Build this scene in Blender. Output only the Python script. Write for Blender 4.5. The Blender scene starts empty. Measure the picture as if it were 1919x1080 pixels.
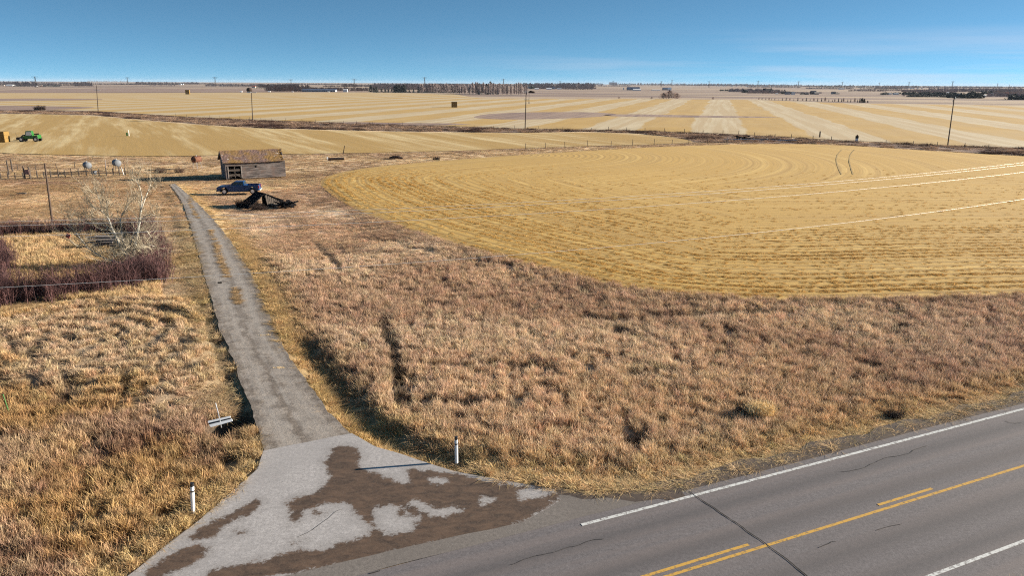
import bpy, math, random
import numpy as np
from mathutils import Vector, Matrix
from mathutils.geometry import delaunay_2d_cdt
random.seed(7); RNG = np.random.default_rng(7)
S = bpy.context.scene; COL = S.collection
R = math.radians

# ------------------------------------------------------------------ camera
F = 1400.0; CH = 15.57; SL = 0.0052; HC = 155.8       # focal length in photo pixels, height in metres, horizon
ROLL = math.atan(SL); PITCH = math.atan((540 - HC) * math.cos(ROLL) / F)
cr, sr, cp, sp = math.cos(ROLL), math.sin(ROLL), math.cos(PITCH), math.sin(PITCH)
cam = bpy.data.cameras.new('camera'); cam.sensor_width = 36; cam.lens = F * 36 / 1919
cam.clip_start = 0.5; cam.clip_end = 90000
camo = bpy.data.objects.new('camera', cam); COL.objects.link(camo); S.camera = camo
Dn = Vector((0, -sp, -cp)); Xv = Vector((1, 0, 0)); Fw = Vector((0, cp, -sp))
Rt = Xv * cr - Dn * sr; Dc = Xv * sr + Dn * cr
camo.matrix_world = Matrix(((Rt.x, -Dc.x, -Fw.x, 0), (Rt.y, -Dc.y, -Fw.y, 0), (Rt.z, -Dc.z, -Fw.z, CH), (0, 0, 0, 1)))

# ------------------------------------------------------------------ sky and sun
SUN_EL, SUN_AZ = 15.5, 80.0       # azimuth clockwise from +Y
w = bpy.data.worlds.new('World'); S.world = w; w.use_nodes = True
wt = w.node_tree; wn = wt.nodes; wn.clear()
wo = wn.new('ShaderNodeOutputWorld'); bg = wn.new('ShaderNodeBackground'); sky = wn.new('ShaderNodeTexSky')
sky.sky_type = 'NISHITA'; sky.sun_disc = False; sky.sun_elevation = R(SUN_EL); sky.sun_rotation = R(SUN_AZ)
sky.altitude = 1000; sky.air_density = 1.0; sky.dust_density = 0.2; sky.ozone_density = 3.5
tc = wn.new('ShaderNodeTexCoord')
mp = wn.new('ShaderNodeVectorMath'); mp.operation = 'MULTIPLY_ADD'
mp.inputs[1].default_value = (1, 1, 3.2); mp.inputs[2].default_value = (0, 0, 0.16)
nrm = wn.new('ShaderNodeVectorMath'); nrm.operation = 'NORMALIZE'
wt.links.new(tc.outputs['Generated'], mp.inputs[0]); wt.links.new(mp.outputs[0], nrm.inputs[0])
wt.links.new(nrm.outputs[0], sky.inputs['Vector'])
# thin high cloud, streaked along the horizon on the right
cm = wn.new('ShaderNodeMapping'); cm.inputs['Scale'].default_value = (2.2, 2.2, 42); cm.inputs['Rotation'].default_value = (0, R(-1.3), 0)
cn = wn.new('ShaderNodeTexNoise'); cn.inputs['Scale'].default_value = 1.3; cn.inputs['Detail'].default_value = 8; cn.inputs['Roughness'].default_value = 0.55
cr1 = wn.new('ShaderNodeMapRange'); cr1.inputs['From Min'].default_value = 0.42; cr1.inputs['From Max'].default_value = 0.66
sx = wn.new('ShaderNodeSeparateXYZ')
xr = wn.new('ShaderNodeMapRange'); xr.inputs['From Min'].default_value = -0.15; xr.inputs['From Max'].default_value = 0.5
zr = wn.new('ShaderNodeMapRange'); zr.inputs['From Min'].default_value = 0.068; zr.inputs['From Max'].default_value = 0.022
ml = wn.new('ShaderNodeMath'); ml.operation = 'MULTIPLY'; ml2 = wn.new('ShaderNodeMath'); ml2.operation = 'MULTIPLY'; ml3 = wn.new('ShaderNodeMath'); ml3.operation = 'MULTIPLY'; ml3.inputs[1].default_value = 0.5
cmx = wn.new('ShaderNodeMix'); cmx.data_type = 'RGBA'
L = wt.links.new
L(tc.outputs['Generated'], cm.inputs[0]); L(cm.outputs[0], cn.inputs['Vector']); L(cn.outputs['Fac'], cr1.inputs['Value'])
L(tc.outputs['Generated'], sx.inputs[0]); L(sx.outputs['X'], xr.inputs['Value']); L(sx.outputs['Z'], zr.inputs['Value'])
L(cr1.outputs[0], ml.inputs[0]); L(xr.outputs[0], ml.inputs[1]); L(ml.outputs[0], ml2.inputs[0]); L(zr.outputs[0], ml2.inputs[1]); L(ml2.outputs[0], ml3.inputs[0])
tint = wn.new('ShaderNodeMix'); tint.data_type = 'RGBA'; tint.blend_type = 'MULTIPLY'; tint.inputs[0].default_value = 1; tint.inputs[7].default_value = (.90, 1.18, 1.06, 1); L(sky.outputs[0], tint.inputs[6])
L(ml3.outputs[0], cmx.inputs['Factor']); L(tint.outputs[2], cmx.inputs['A']); cmx.inputs['B'].default_value = (4.6, 4.5, 5.0, 1)
L(cmx.outputs['Result'], bg.inputs[0]); bg.inputs[1].default_value = 0.064; L(bg.outputs[0], wo.inputs[0])
sl = bpy.data.lights.new('sun', 'SUN'); sl.energy = 5.0; sl.angle = R(0.5); sl.color = (1.0, 0.90, 0.76)
so = bpy.data.objects.new('sun', sl); COL.objects.link(so)
az = R(90 - SUN_AZ); sd = Vector((math.cos(az) * math.cos(R(SUN_EL)), math.sin(az) * math.cos(R(SUN_EL)), math.sin(R(SUN_EL))))
so.rotation_euler = sd.to_track_quat('Z', 'Y').to_euler(); so.location = (60, 20, 60)
S.view_settings.view_transform = 'Standard'; S.view_settings.look = 'None'; S.view_settings.exposure = 1.45; S.view_settings.gamma = 1
S.render.engine = 'CYCLES'
S.cycles.use_denoising = False; S.cycles.filter_width = 1.15; S.cycles.use_adaptive_sampling = False; S.cycles.volume_bounces = 0; S.cycles.max_bounces = 5; S.cycles.diffuse_bounces = 3; S.cycles.transparent_max_bounces = 8

# ------------------------------------------------------------------ survey helpers: photo pixel -> place in metres
def P(x, y, z=0.0):
    u = np.asarray(x, float) - 959.5; v = np.asarray(y, float) - 540
    u2 = cr * u + sr * v; v2 = -sr * u + cr * v
    dy = F * cp - v2 * sp; dz = -F * sp - v2 * cp
    t = (CH - z) / -dz
    return np.stack([u2 * t, dy * t], -1)
def PZ(x, y, Y):                      # point at depth Y -> X, Z
    u = x - 959.5; v = y - 540
    u2 = cr * u + sr * v; v2 = -sr * u + cr * v
    t = Y / (F * cp - v2 * sp)
    return u2 * t, CH + (-F * sp - v2 * cp) * t
def topx(x, y, z=0.0):                # metres -> photo pixel
    x = np.asarray(x, float); y = np.asarray(y, float); zz = z - CH
    f = y * cp - zz * sp; dn = -y * sp - zz * cp
    u2 = F * x / f; v2 = F * dn / f
    return cr * u2 - sr * v2 + 959.5, sr * u2 + cr * v2 + 540
def PL(pts): return P([p[0] for p in pts], [p[1] for p in pts])

def hash2(ix, iy, s):
    h = (ix * 374761393 + iy * 668265263 + s * 974711) & 0xFFFFFFFF
    h = ((h ^ (h >> 13)) * 1274126177) & 0xFFFFFFFF
    return ((h ^ (h >> 16)) & 0xFFFF) / 65535.0
def vnoise(x, y, s=0):
    x = np.asarray(x, float); y = np.asarray(y, float)
    ix = np.floor(x).astype(np.int64); iy = np.floor(y).astype(np.int64); fx = x - ix; fy = y - iy
    fx = fx * fx * (3 - 2 * fx); fy = fy * fy * (3 - 2 * fy)
    a = hash2(ix, iy, s); b = hash2(ix + 1, iy, s); c = hash2(ix, iy + 1, s); d = hash2(ix + 1, iy + 1, s)
    return (a * (1 - fx) + b * fx) * (1 - fy) + (c * (1 - fx) + d * fx) * fy
def fbm(x, y, s=0, o=4):
    t = 0; a = 0.5; n = 0
    for i in range(o):
        t = t + a * vnoise(x * 2 ** i, y * 2 ** i, s + i * 17); n += a; a *= 0.5
    return t / n
def sdist(x, y, poly, closed=True):   # unsigned distance + arclength + inside flag
    x = np.asarray(x, float); y = np.asarray(y, float); poly = np.asarray(poly, float)
    n = len(poly); best = np.full(x.shape, 1e18); arc = np.zeros(x.shape); ins = np.zeros(x.shape, bool); acc = 0
    for i in range(n if closed else n - 1):
        a = poly[i]; b = poly[(i + 1) % n]; e = b - a; l2 = e @ e
        t = np.clip(((x - a[0]) * e[0] + (y - a[1]) * e[1]) / (l2 + 1e-12), 0, 1)
        d = (x - a[0] - t * e[0]) ** 2 + (y - a[1] - t * e[1]) ** 2
        m = d < best; best = np.where(m, d, best); ln = math.sqrt(l2); arc = np.where(m, acc + t * ln, arc); acc += ln
        if closed:
            c = (a[1] > y) != (b[1] > y)
            with np.errstate(divide='ignore', invalid='ignore'):
                xi = a[0] + (y - a[1]) * e[0] / (e[1] if e[1] != 0 else 1e-12)
            ins ^= c & (x < xi)
    return np.sqrt(best), arc, ins
def SD(x, y, poly):
    d, _, i = sdist(x, y, poly); return np.where(i, d, -d)
def ss(a, b, x):
    t = np.clip((x - a) / (b - a), 0, 1); return t * t * (3 - 2 * t)
def smooth(pts, k=2, closed=False):   # Chaikin on world points
    p = np.asarray(pts, float)
    for _ in range(k):
        q = np.roll(p, -1, 0) if closed else p[1:]
        a = p if closed else p[:-1]
        n = np.empty((2 * len(a), 2)); n[0::2] = a * .75 + q * .25; n[1::2] = a * .25 + q * .75
        p = n if closed else np.vstack([p[:1], n, p[-1:]])
    return p

# ------------------------------------------------------------------ object helpers
def tag(o, label=None, cat=None, group=None, kind=None):
    if label: o['label'] = label
    if cat: o['category'] = cat
    if group: o['group'] = group
    if kind: o['kind'] = kind
    return o
def empty(name, loc, rz=0, label=None, cat=None, group=None):
    o = bpy.data.objects.new(name, None); COL.objects.link(o); o.location = loc; o.rotation_euler = (0, 0, rz)
    return tag(o, label, cat, group)
def mesh_obj(name, V, Fc, m, parent=None, smooth_=False):
    me = bpy.data.meshes.new(name)
    V = np.asarray(V, float)
    me.from_pydata(V.tolist(), [], [tuple(int(i) for i in f) for f in Fc])
    if m is not None:
        for mm in (m if isinstance(m, (list, tuple)) else [m]): me.materials.append(mm)
    if smooth_: me.polygons.foreach_set('use_smooth', [True] * len(me.polygons))
    o = bpy.data.objects.new(name, me); COL.objects.link(o)
    if parent is not None: o.parent = parent
    return o
def fast_mesh(name, V, T, m, parent=None):     # big triangle/quads meshes
    V = np.asarray(V, np.float32); T = np.asarray(T, np.int32); k = T.shape[1]
    me = bpy.data.meshes.new(name); me.vertices.add(len(V)); me.vertices.foreach_set('co', V.ravel())
    me.loops.add(T.size); me.loops.foreach_set('vertex_index', T.ravel())
    me.polygons.add(len(T)); me.polygons.foreach_set('loop_start', np.arange(0, T.size, k, dtype=np.int32))
    me.update(calc_edges=True); me.validate()
    if m is not None: me.materials.append(m)
    o = bpy.data.objects.new(name, me); COL.objects.link(o)
    if parent is not None: o.parent = parent
    return o
class MB:
    def __init__(s): s.v = []; s.f = []
    def add(s, V, Fc):
        n = len(s.v); s.v += [tuple(p) for p in V]; s.f += [tuple(n + i for i in f) for f in Fc]; return s
    def box(s, c, d, rz=0, rx=0, ry=0, taper=1.0):
        M = Matrix.Rotation(rz, 3, 'Z') @ Matrix.Rotation(ry, 3, 'Y') @ Matrix.Rotation(rx, 3, 'X')
        V = []
        for z in (-1, 1):
            t = taper if z > 0 else 1
            for x, y in ((-1, -1), (1, -1), (1, 1), (-1, 1)):
                V.append(Vector(c) + M @ Vector((x * d[0] / 2 * t, y * d[1] / 2 * t, z * d[2] / 2)))
        return s.add(V, [(0, 3, 2, 1), (4, 5, 6, 7), (0, 1, 5, 4), (1, 2, 6, 5), (2, 3, 7, 6), (3, 0, 4, 7)])
    def tube(s, pts, rad, n=6, cap=True):
        pts = [Vector(p) for p in pts]; rad = rad if isinstance(rad, (list, tuple)) else [rad] * len(pts)
        V = []; up = Vector((0, 0, 1))
        for i, p in enumerate(pts):
            d = (pts[min(i + 1, len(pts) - 1)] - pts[max(i - 1, 0)]).normalized()
            a = d.cross(up if abs(d.z) < .95 else Vector((1, 0, 0))).normalized(); b = d.cross(a)
            for k in range(n):
                t = 2 * math.pi * k / n; V.append(p + (a * math.cos(t) + b * math.sin(t)) * rad[i])
        Fc = [(i * n + k, i * n + (k + 1) % n, (i + 1) * n + (k + 1) % n, (i + 1) * n + k) for i in range(len(pts) - 1) for k in range(n)]
        if cap: Fc += [tuple(range(n))[::-1], tuple(range((len(pts) - 1) * n, len(pts) * n))]
        return s.add(V, Fc)
    def prism(s, prof, y0, y1, axis='y', inset=0):   # profile in (a,z) extruded along y
        n = len(prof)
        V = [(a, y0, z) for a, z in prof] + [(a, y1, z) for a, z in prof]
        if axis == 'x': V = [(y, a, z) for a, y, z in V]
        return s.add(V, [tuple(range(n)), tuple(range(2 * n - 1, n - 1, -1))] + [(i, n + i, n + (i + 1) % n, (i + 1) % n) for i in range(n)])
    def build(s, name, m, parent=None, smooth_=False, bevel=0):
        o = mesh_obj(name, s.v, s.f, m, parent, smooth_)
        import bmesh
        bm = bmesh.new(); bm.from_mesh(o.data); bmesh.ops.recalc_face_normals(bm, faces=bm.faces); bm.to_mesh(o.data); bm.free()
        if bevel:
            b = o.modifiers.new('b', 'BEVEL'); b.width = bevel; b.segments = 2; b.limit_method = 'ANGLE'
        return o
def copy_tree(o, loc=None, rz=None, parent=None, sc=None, **kw):
    c = o.copy(); COL.objects.link(c); c.parent = parent
    if loc is not None: c.location = loc
    if rz is not None: c.rotation_euler = (0, 0, rz)
    if sc is not None: c.scale = sc if isinstance(sc, tuple) else (sc, sc, sc)
    for k in ('label', 'group'):
        if kw.get(k): c[k] = kw[k]
    for ch in list(o.children): copy_tree(ch, parent=c)
    return c

# ------------------------------------------------------------------ materials
class N:
    def __init__(s, name, rough=0.8, metal=0.0, spec=None):
        s.m = bpy.data.materials.new(name); s.m.use_nodes = True; s.t = s.m.node_tree; s.b = s.t.nodes['Principled BSDF']
        s.b.inputs['Roughness'].default_value = rough; s.b.inputs['Metallic'].default_value = metal
        if spec is not None: s.b.inputs['Specular IOR Level'].default_value = spec
        s.out = s.t.nodes['Material Output']
    def n(s, typ, **kw):
        x = s.t.nodes.new('ShaderNode' + typ)
        for k, v in kw.items():
            if hasattr(x, k): setattr(x, k, v)
            else: x.inputs[k].default_value = v
        return x
    def l(s, a, b): s.t.links.new(a, b); return s
    def pos(s): return s.n('NewGeometry').outputs['Position']
    def objco(s): return s.n('TexCoord').outputs['Object']
    def uv(s, name):
        x = s.n('UVMap'); x.uv_map = name; return x.outputs[0]
    def attr(s, name, typ='GEOMETRY', out='Color'):
        x = s.n('Attribute'); x.attribute_name = name; x.attribute_type = typ; return x.outputs[out]
    def mapping(s, vec, scale=(1, 1, 1), rot=(0, 0, 0), loc=(0, 0, 0)):
        x = s.n('Mapping'); x.inputs['Scale'].default_value = scale; x.inputs['Rotation'].default_value = rot; x.inputs['Location'].default_value = loc
        s.l(vec, x.inputs[0]); return x.outputs[0]
    def noise(s, vec, scale, detail=4, rough=.55, dist=0):
        x = s.n('TexNoise', Scale=scale, Detail=detail, Roughness=rough, Distortion=dist); s.l(vec, x.inputs['Vector']); return x.outputs['Fac']
    def rng(s, v, a, b, c=0, d=1):
        x = s.n('MapRange'); x.inputs['From Min'].default_value = a; x.inputs['From Max'].default_value = b; x.inputs['To Min'].default_value = c; x.inputs['To Max'].default_value = d
        s.l(v, x.inputs['Value']); return x.outputs[0]
    def math(s, op, a, b=None):
        x = s.n('Math', operation=op)
        for i, q in enumerate((a, b)):
            if q is None: continue
            if isinstance(q, (int, float)): x.inputs[i].default_value = q
            else: s.l(q, x.inputs[i])
        return x.outputs[0]
    def mix(s, f, a, b, blend='MIX'):
        x = s.n('Mix', data_type='RGBA', blend_type=blend)
        for k, q in (('Factor', f), ('A', a), ('B', b)):
            if k == 'Factor' : i = x.inputs[0]
            elif k == 'A': i = x.inputs[6]
            else: i = x.inputs[7]
            if isinstance(q, (int, float)): i.default_value = q
            elif isinstance(q, tuple): i.default_value = (*q, 1)
            else: s.l(q, i)
        return x.outputs[2]
    def col(s, c):
        if isinstance(c, tuple): s.b.inputs['Base Color'].default_value = (*c, 1)
        else: s.l(c, s.b.inputs['Base Color'])
        return s
    def bump(s, h, strength=.5, dist=.05):
        x = s.n('Bump', Strength=strength, Distance=dist); s.l(h, x.inputs['Height']); s.l(x.outputs[0], s.b.inputs['Normal']); return s
def simple(name, c, rough=.7, metal=0, var=.25, scale=4, bump=0, c2=None):
    a = N(name, rough, metal); v = a.noise(a.objco(), scale, 5)
    c2 = c2 or tuple(x * (1 - var) for x in c)
    a.col(a.mix(a.rng(v, .35, .65), c2, c))
    if bump: a.bump(v, bump, .03)
    return a.m

M = {}
M['wood_grey'] = simple('weathered_wood', (.30, .26, .235), .9, 0, .5, 6, .4)
M['pole'] = simple('pole_wood', (.10, .065, .045), .9, 0, .4, 3)
M['pole_far'] = simple('pole_wood_dark', (.045, .028, .02), .9, 0, .4, 3)
M['post'] = simple('post_wood', (.09, .07, .055), .9, 0, .5, 5)
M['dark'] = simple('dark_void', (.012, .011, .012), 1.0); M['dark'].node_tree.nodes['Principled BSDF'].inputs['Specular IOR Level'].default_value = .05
M['white'] = simple('white_paint', (.75, .75, .74), .5, 0, .12, 8)
M['black'] = simple('black_paint', (.015, .015, .017), .5)
M['black_rubber'] = simple('tyre_rubber', (.018, .018, .018), .8)
M['steel'] = simple('galvanised_steel', (.55, .57, .6), .4, .6, .2, 10)
M['alu'] = simple('aluminium_wire', (.80, .77, .73), .4, .75, .1, 1)
M['chrome'] = simple('bright_rim', (.75, .78, .8), .3, .6, .1, 10)
M['glass'] = N('tinted_glass', .35, 0, .2).col((.02, .03, .035)).m
M['truck_blue'] = N('blue_truck_paint', .25, .2, .5).col((.008, .048, .15)).m; 
M['green'] = N('green_machine_paint', .35, .1).col((.02, .13, .018)).m
M['tank_white'] = simple('faded_white_tank', (.15, .165, .185), .7, 0, .3, 3)
M['tank_rust'] = simple('rusty_tank', (.16, .06, .028), .85, 0, .5, 3)
M['red'] = simple('faded_red', (.35, .06, .04), .6)
M['tail'] = N('tail_light_red', .3).col((.35, .01, .01)).m
M['lens'] = N('headlight_lens', .15).col((.6, .63, .65)).m
M['bale'] = None
a = N('straw_bale', .9); v = a.noise(a.mapping(a.objco(), (3, 3, 14)), 1.2, 5); a.col(a.mix(a.rng(v, .3, .7), (.10, .055, .012), (.31, .19, .045))); a.bump(v, .8, .08); M['bale'] = a.m
a = N('bark_white', .8); v = a.noise(a.objco(), 2.5, 6); a.col(a.mix(a.rng(v, .4, .62), (.22, .19, .15), (.72, .68, .58))); M['bark'] = a.m
a = N('twig', .85); a.col(a.mix(a.rng(a.noise(a.objco(), 1.2, 5), .35, .65), (.035, .015, .016), (.135, .06, .055))); M['hedge'] = a.m
a = N('thin_twig', .85); a.col(a.mix(a.rng(a.noise(a.objco(), 2, 5), .35, .65), (.22, .17, .11), (.50, .43, .31))); M['twig_pale'] = a.m
M['straw'] = simple('bright_straw', (.92, .70, .38), .8, 0, .25, 3)
M['bare_far'] = simple('bare_branches', (.40, .32, .30), .95, 0, .45, .15)
M['bare_mid'] = simple('bare_branches_brown', (.32, .215, .175), .95, 0, .45, .3)
M['spruce'] = simple('spruce_needles', (.055, .065, .060), .95, 0, .5, .2)
M['shrub_dark'] = simple('dark_shrub', (.06, .035, .025), .95, 0, .5, .6)
M['brush'] = simple('dead_brush', (.13, .075, .05), .95, 0, .6, 1.5)

# clapboard wall
a = N('clapboard', .9); oc = a.objco()
v = a.noise(a.mapping(oc, (.25, .25, 3.6)), 1.5, 7, .75); v2 = a.noise(oc, 1.1, 5)
wv = a.n('TexWave', wave_type='BANDS', bands_direction='Z', wave_profile='SAW', Scale=1.75); a.l(oc, wv.inputs['Vector'])
c1 = a.mix(a.rng(v, .42, .60), (.035, .027, .026), (.26, .22, .20)); c1 = a.mix(a.rng(v2, .5, .7), c1, (.15, .10, .08))
c1 = a.mix(a.rng(wv.outputs['Fac'], .9, .98), c1, (.03, .025, .025)); a.col(c1); a.bump(wv.outputs['Fac'], .6, .03); M['clap'] = a.m
# shingles
a = N('mossy_shingles', .95); oc = a.objco()
v = a.noise(a.mapping(oc, (1.2, 1.2, 1.2)), 3.5, 7, .7); v2 = a.noise(oc, .45, 3)
br = a.n('TexBrick', Scale=1.0); br.inputs['Brick Width'].default_value = .22; br.inputs['Row Height'].default_value = .16; br.inputs['Mortar Size'].default_value = .012
br.inputs['Color1'].default_value = (.9, .9, .9, 1); br.inputs['Color2'].default_value = (.5, .5, .5, 1); br.inputs['Mortar'].default_value = (.15, .15, .15, 1)
a.l(a.uv('UVMap'), br.inputs['Vector'])
c1 = a.mix(a.rng(v, .35, .65), (.10, .055, .045), (.26, .16, .13)); c1 = a.mix(a.rng(v2, .38, .56, 0, .95), c1, (.25, .14, .035))
c1 = a.mix(a.rng(a.noise(oc, 2.2, 2), .68, .72), c1, (.48, .42, .38))
c1 = a.mix(.7, c1, br.outputs['Color'], 'MULTIPLY'); a.col(c1); a.bump(v, .8, .05); M['shingle'] = a.m
# asphalt family
def asphalt(name, c1, c2, road=True):
    a = N(name, .85); p = a.pos()
    fine = a.noise(p, 7, 8, .95); mid = a.noise(p, 3.0, 5, .6); big = a.noise(p, .22, 4, .6)
    c = a.mix(a.rng(fine, .36, .64), tuple(x * .45 for x in c1), tuple(min(1, x * 1.6) for x in c1))
    c = a.mix(a.rng(mid, .35, .7, 0, .5), c, c2)
    if road:
        uv = a.uv('UVMap'); xs = a.n('SeparateXYZ'); a.l(uv, xs.inputs[0]); st = a.mapping(uv, (.02, 1.15, 1))
        s_ = a.noise(st, 1.4, 4, .55); c = a.mix(a.rng(s_, .42, .66, 0, .55), c, (c1[0] * 1.35, c1[1] * 1.22, c1[2] * 1.12))
        for off, wd in ((-5.15, .38), (-1.0, .33), (-2.75, .33), (-6.6, .3)):       # tyre-polished wheel tracks
            d = a.math('ABSOLUTE', a.math('ADD', xs.outputs['Y'], -off)); d = a.math('ADD', d, a.rng(mid, .3, .7, -.15, .15))
            c = a.mix(a.rng(d, wd * 1.9, .05, 0, .6), c, tuple(x * .55 for x in c1))
    else:
        c = a.mix(a.rng(big, .4, .6, 0, .5), c, c2)
    a.col(c); a.bump(fine, .35, .02); return a
M['road'] = asphalt('highway_asphalt', (.136, .122, .122), (.110, .096, .096)).m
M['flare'] = asphalt('flare_asphalt', (.168, .146, .128), (.135, .115, .10), False).m
# pale apron with drifted mud: 'mud' attribute = signed distance to the mud's outline in metres
a = asphalt('apron_asphalt', (.37, .345, .33), (.28, .26, .25), False); p = a.pos()
base = a.b.inputs['Base Color'].links[0].from_socket
md = a.attr('mud', out='Fac'); md = a.math('ADD', md, a.rng(a.noise(p, 2.6, 6, .65), .2, .8, -.28, .28)); md = a.math('ADD', md, a.rng(a.noise(p, 9, 6, .9), .3, .7, -.17, .17))
mask = a.rng(md, -.04, .09)
mc = a.mix(a.rng(a.noise(a.mapping(p, (.8, 1.5, 1), (0, 0, R(-35))), 1.8, 7, .7, .6), .38, .66), (.030, .017, .011), (.12, .070, .042))
mc = a.mix(a.rng(a.noise(p, 6, 8, .95), .42, .66, 0, .8), mc, (.14, .092, .06))
halo = a.rng(md, -.45, 0, 0, .35)
c = a.mix(halo, base, (.16, .14, .125)); a.col(a.mix(mask, c, mc)); M['apron'] = a.m
# gravel
a = N('gravel', .95); p = a.pos(); uv = a.uv('UVMap')
vo = a.n('TexVoronoi', Scale=9); a.l(p, vo.inputs['Vector']); f1 = a.noise(p, 8, 8, .95); f2 = a.noise(p, 1.3, 5, .65); f3 = a.noise(a.mapping(uv, (.05, 2.6, 1)), 1.0, 5, .6)
c = a.mix(a.rng(f1, .38, .62), (.05, .038, .03), (.43, .36, .295)); c = a.mix(a.rng(vo.outputs['Distance'], .1, .6, .25, 0), c, (.4, .36, .32))
c = a.mix(a.rng(f2, .42, .62, 0, .75), c, (.115, .095, .08)); c = a.mix(a.rng(f3, .42, .62, 0, .55), c, (.33, .295, .26)); xs = a.n('SeparateXYZ'); a.l(uv, xs.inputs[0]); yw = a.math('ADD', xs.outputs['Y'], a.rng(a.noise(p, .9, 5, .7), .25, .75, -.8, .8))
for ctr in (1.05, 2.75): c = a.mix(a.rng(a.math('ABSOLUTE', a.math('SUBTRACT', yw, ctr)), .55, .1, 0, .5), c, (.34, .30, .26))
for ctr, am in ((1.9, .55), (.1, .6), (3.9, .6)): c = a.mix(a.rng(a.math('ABSOLUTE', a.math('SUBTRACT', yw, ctr)), .42, .05, 0, am), c, (.10, .075, .055))
a.col(c)
hh = a.math('ADD', f1, a.math('MULTIPLY', f2, 1.5)); a.bump(hh, .55, .05); M['gravel'] = a.m
M['dirt'] = simple('road_edge_dirt', (.085, .06, .045), .95, 0, .5, 1.2, .5, c2=(.05, .035, .028))
def paint(name, c1, c2, th):
    a = N(name, .7); p = a.pos(); v = a.noise(p, 7, 6, .75); a.col(a.mix(a.rng(v, th, th + .1), c2, c1)); return a.m
M['line_white'] = paint('white_line_paint', (.60, .60, .57), (.22, .20, .19), .40)
M['line_yellow'] = paint('yellow_line_paint', (.56, .32, .055), (.22, .15, .07), .39)
M['tar'] = simple('crack_sealant', (.006, .006, .006), 1.0)
M['crack'] = simple('asphalt_crack', (.022, .018, .016), 1.0)

# near + far ground
a = N('prairie_ground', .97); p = a.pos(); colr = a.attr('col')
f1 = a.noise(p, 9, 6, .8); f2 = a.noise(p, .9, 5, .6)
near = a.mix(a.rng(f1, .35, .65, 0, 1), a.mix(.6, colr, (.25, .2, .16), 'MULTIPLY'), a.mix(1.0, colr, (1.15, 1.15, 1.15), 'MULTIPLY'))
near = a.mix(a.rng(f2, .4, .7, 0, .35), near, a.mix(1.0, colr, (.6, .5, .45), 'MULTIPLY'))
fa = R(-17.4); fm = a.mapping(p, (1, 1, 1), (0, 0, -fa))
bk = a.n('TexBrick', Scale=1.0); bk.inputs['Brick Width'].default_value = 1600; bk.inputs['Row Height'].default_value = 640; bk.inputs['Mortar Size'].default_value = 6; bk.inputs['Bias'].default_value = 0
bk.inputs['Color1'].default_value = (.20, .130, .10, 1); bk.inputs['Color2'].default_value = (.32, .225, .155, 1); bk.inputs['Mortar'].default_value = (.13, .095, .08, 1)
a.l(a.mapping(fm, (1, 1, 1), loc=(310, 220, 0)), bk.inputs['Vector'])
fn = a.noise(a.mapping(fm, (.0016, .006, 1)), 1.0, 6, .6); fn2 = a.noise(a.mapping(fm, (.0012, .0085, 1)), 1.0, 4, .55)
far = a.mix(a.rng(fn, .46, .54, 0, .8), bk.outputs['Color'], (.15, .095, .08)); far = a.mix(a.rng(fn2, .50, .57, 0, .75), far, (.46, .34, .21))
sx_ = a.n('SeparateXYZ'); a.l(p, sx_.inputs[0])
a.col(a.mix(a.rng(sx_.outputs['Y'], 330, 420), near, far)); hb = a.math('ADD', f1, f2); a.bump(hb, .6, .12); M['ground'] = a.m

# stubble: UV = (along the row, across the rows) in metres
def stubble(name, c1, c2, c3, rowscale=1.6, big=.06, bumpd=.10, stripes=False, lines=0, big2=.24):
    a = N(name, .95); uv = a.uv('UVMap'); p = a.pos()
    s1 = a.noise(a.mapping(uv, (.02, rowscale * .55, 1)), 1.0, 5, .62); s2 = a.noise(a.mapping(uv, (.006, big2, 1)), 1.0, 4, .6); s3 = a.noise(p, big, 5, .6); fi = a.noise(p, 6, 5, .8)
    c = a.mix(a.rng(s1, .40, .58), c2, c1); c = a.mix(a.rng(s2, .45, .55, 0, .95), c, c3); c = a.mix(a.rng(s3, .4, .62, 0, .45), c, tuple((x + y) / 2 for x, y in zip(c2, c3)))
    c = a.mix(a.rng(fi, .3, .62, .4, 0), c, tuple(x * .45 for x in c2))
    if lines:
        xs = a.n('SeparateXYZ'); a.l(uv, xs.inputs[0]); yy = a.math('ADD', xs.outputs['Y'], a.rng(a.noise(a.mapping(uv, (.15, .15, 1)), 1.0, 2), .2, .8, -.35, .35))
        ln = a.math('SINE', a.math('MULTIPLY', yy, 6.2832 / lines)); fd = a.rng(xs.outputs['Y'], 45, 4, .12, .85)
        c = a.mix(a.math('MULTIPLY', a.rng(ln, .1, .9), a.math('MULTIPLY', fd, a.rng(s1, .3, .6, .4, 1))), c, tuple(x * .55 for x in c2))
    if stripes:
        xs = a.n('SeparateXYZ'); a.l(uv, xs.inputs[0])
        yy = a.math('ADD', xs.outputs['Y'], a.rng(a.noise(p, .02, 3), .2, .8, -3, 3))
        sq = a.math('PINGPONG', yy, 19.0); sq = a.rng(sq, 9.0, 10.0)
        fade = a.rng(a.noise(a.mapping(p, (.01, .03, 1)), 1.0, 4), .3, .6, .7, 1.0)
        c = a.mix(a.math('MULTIPLY', sq, fade), c, a.mix(a.rng(s1, .3, .7), (.38, .225, .05), (.47, .29, .07)))
    a.col(c); a.bump(a.math('ADD', s1, a.math('MULTIPLY', fi, .5)), .8, bumpd); return a.m
M['stub_main'] = stubble('stubble_gold', (.66, .43, .125), (.44, .26, .062), (.55, .335, .078), lines=1.35, bumpd=.05)
M['stub_track'] = simple('pressed_stubble', (.46, .30, .09), .95, 0, .5, 2)
M['stub_left'] = stubble('stubble_left', (.62, .47, .23), (.42, .26, .075), (.40, .24, .055), .5, .02, big2=.085)
M['stub_far'] = stubble('stubble_striped', (.58, .47, .30), (.50, .39, .225), (.46, .33, .17), .25, .008, .05, True)
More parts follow.
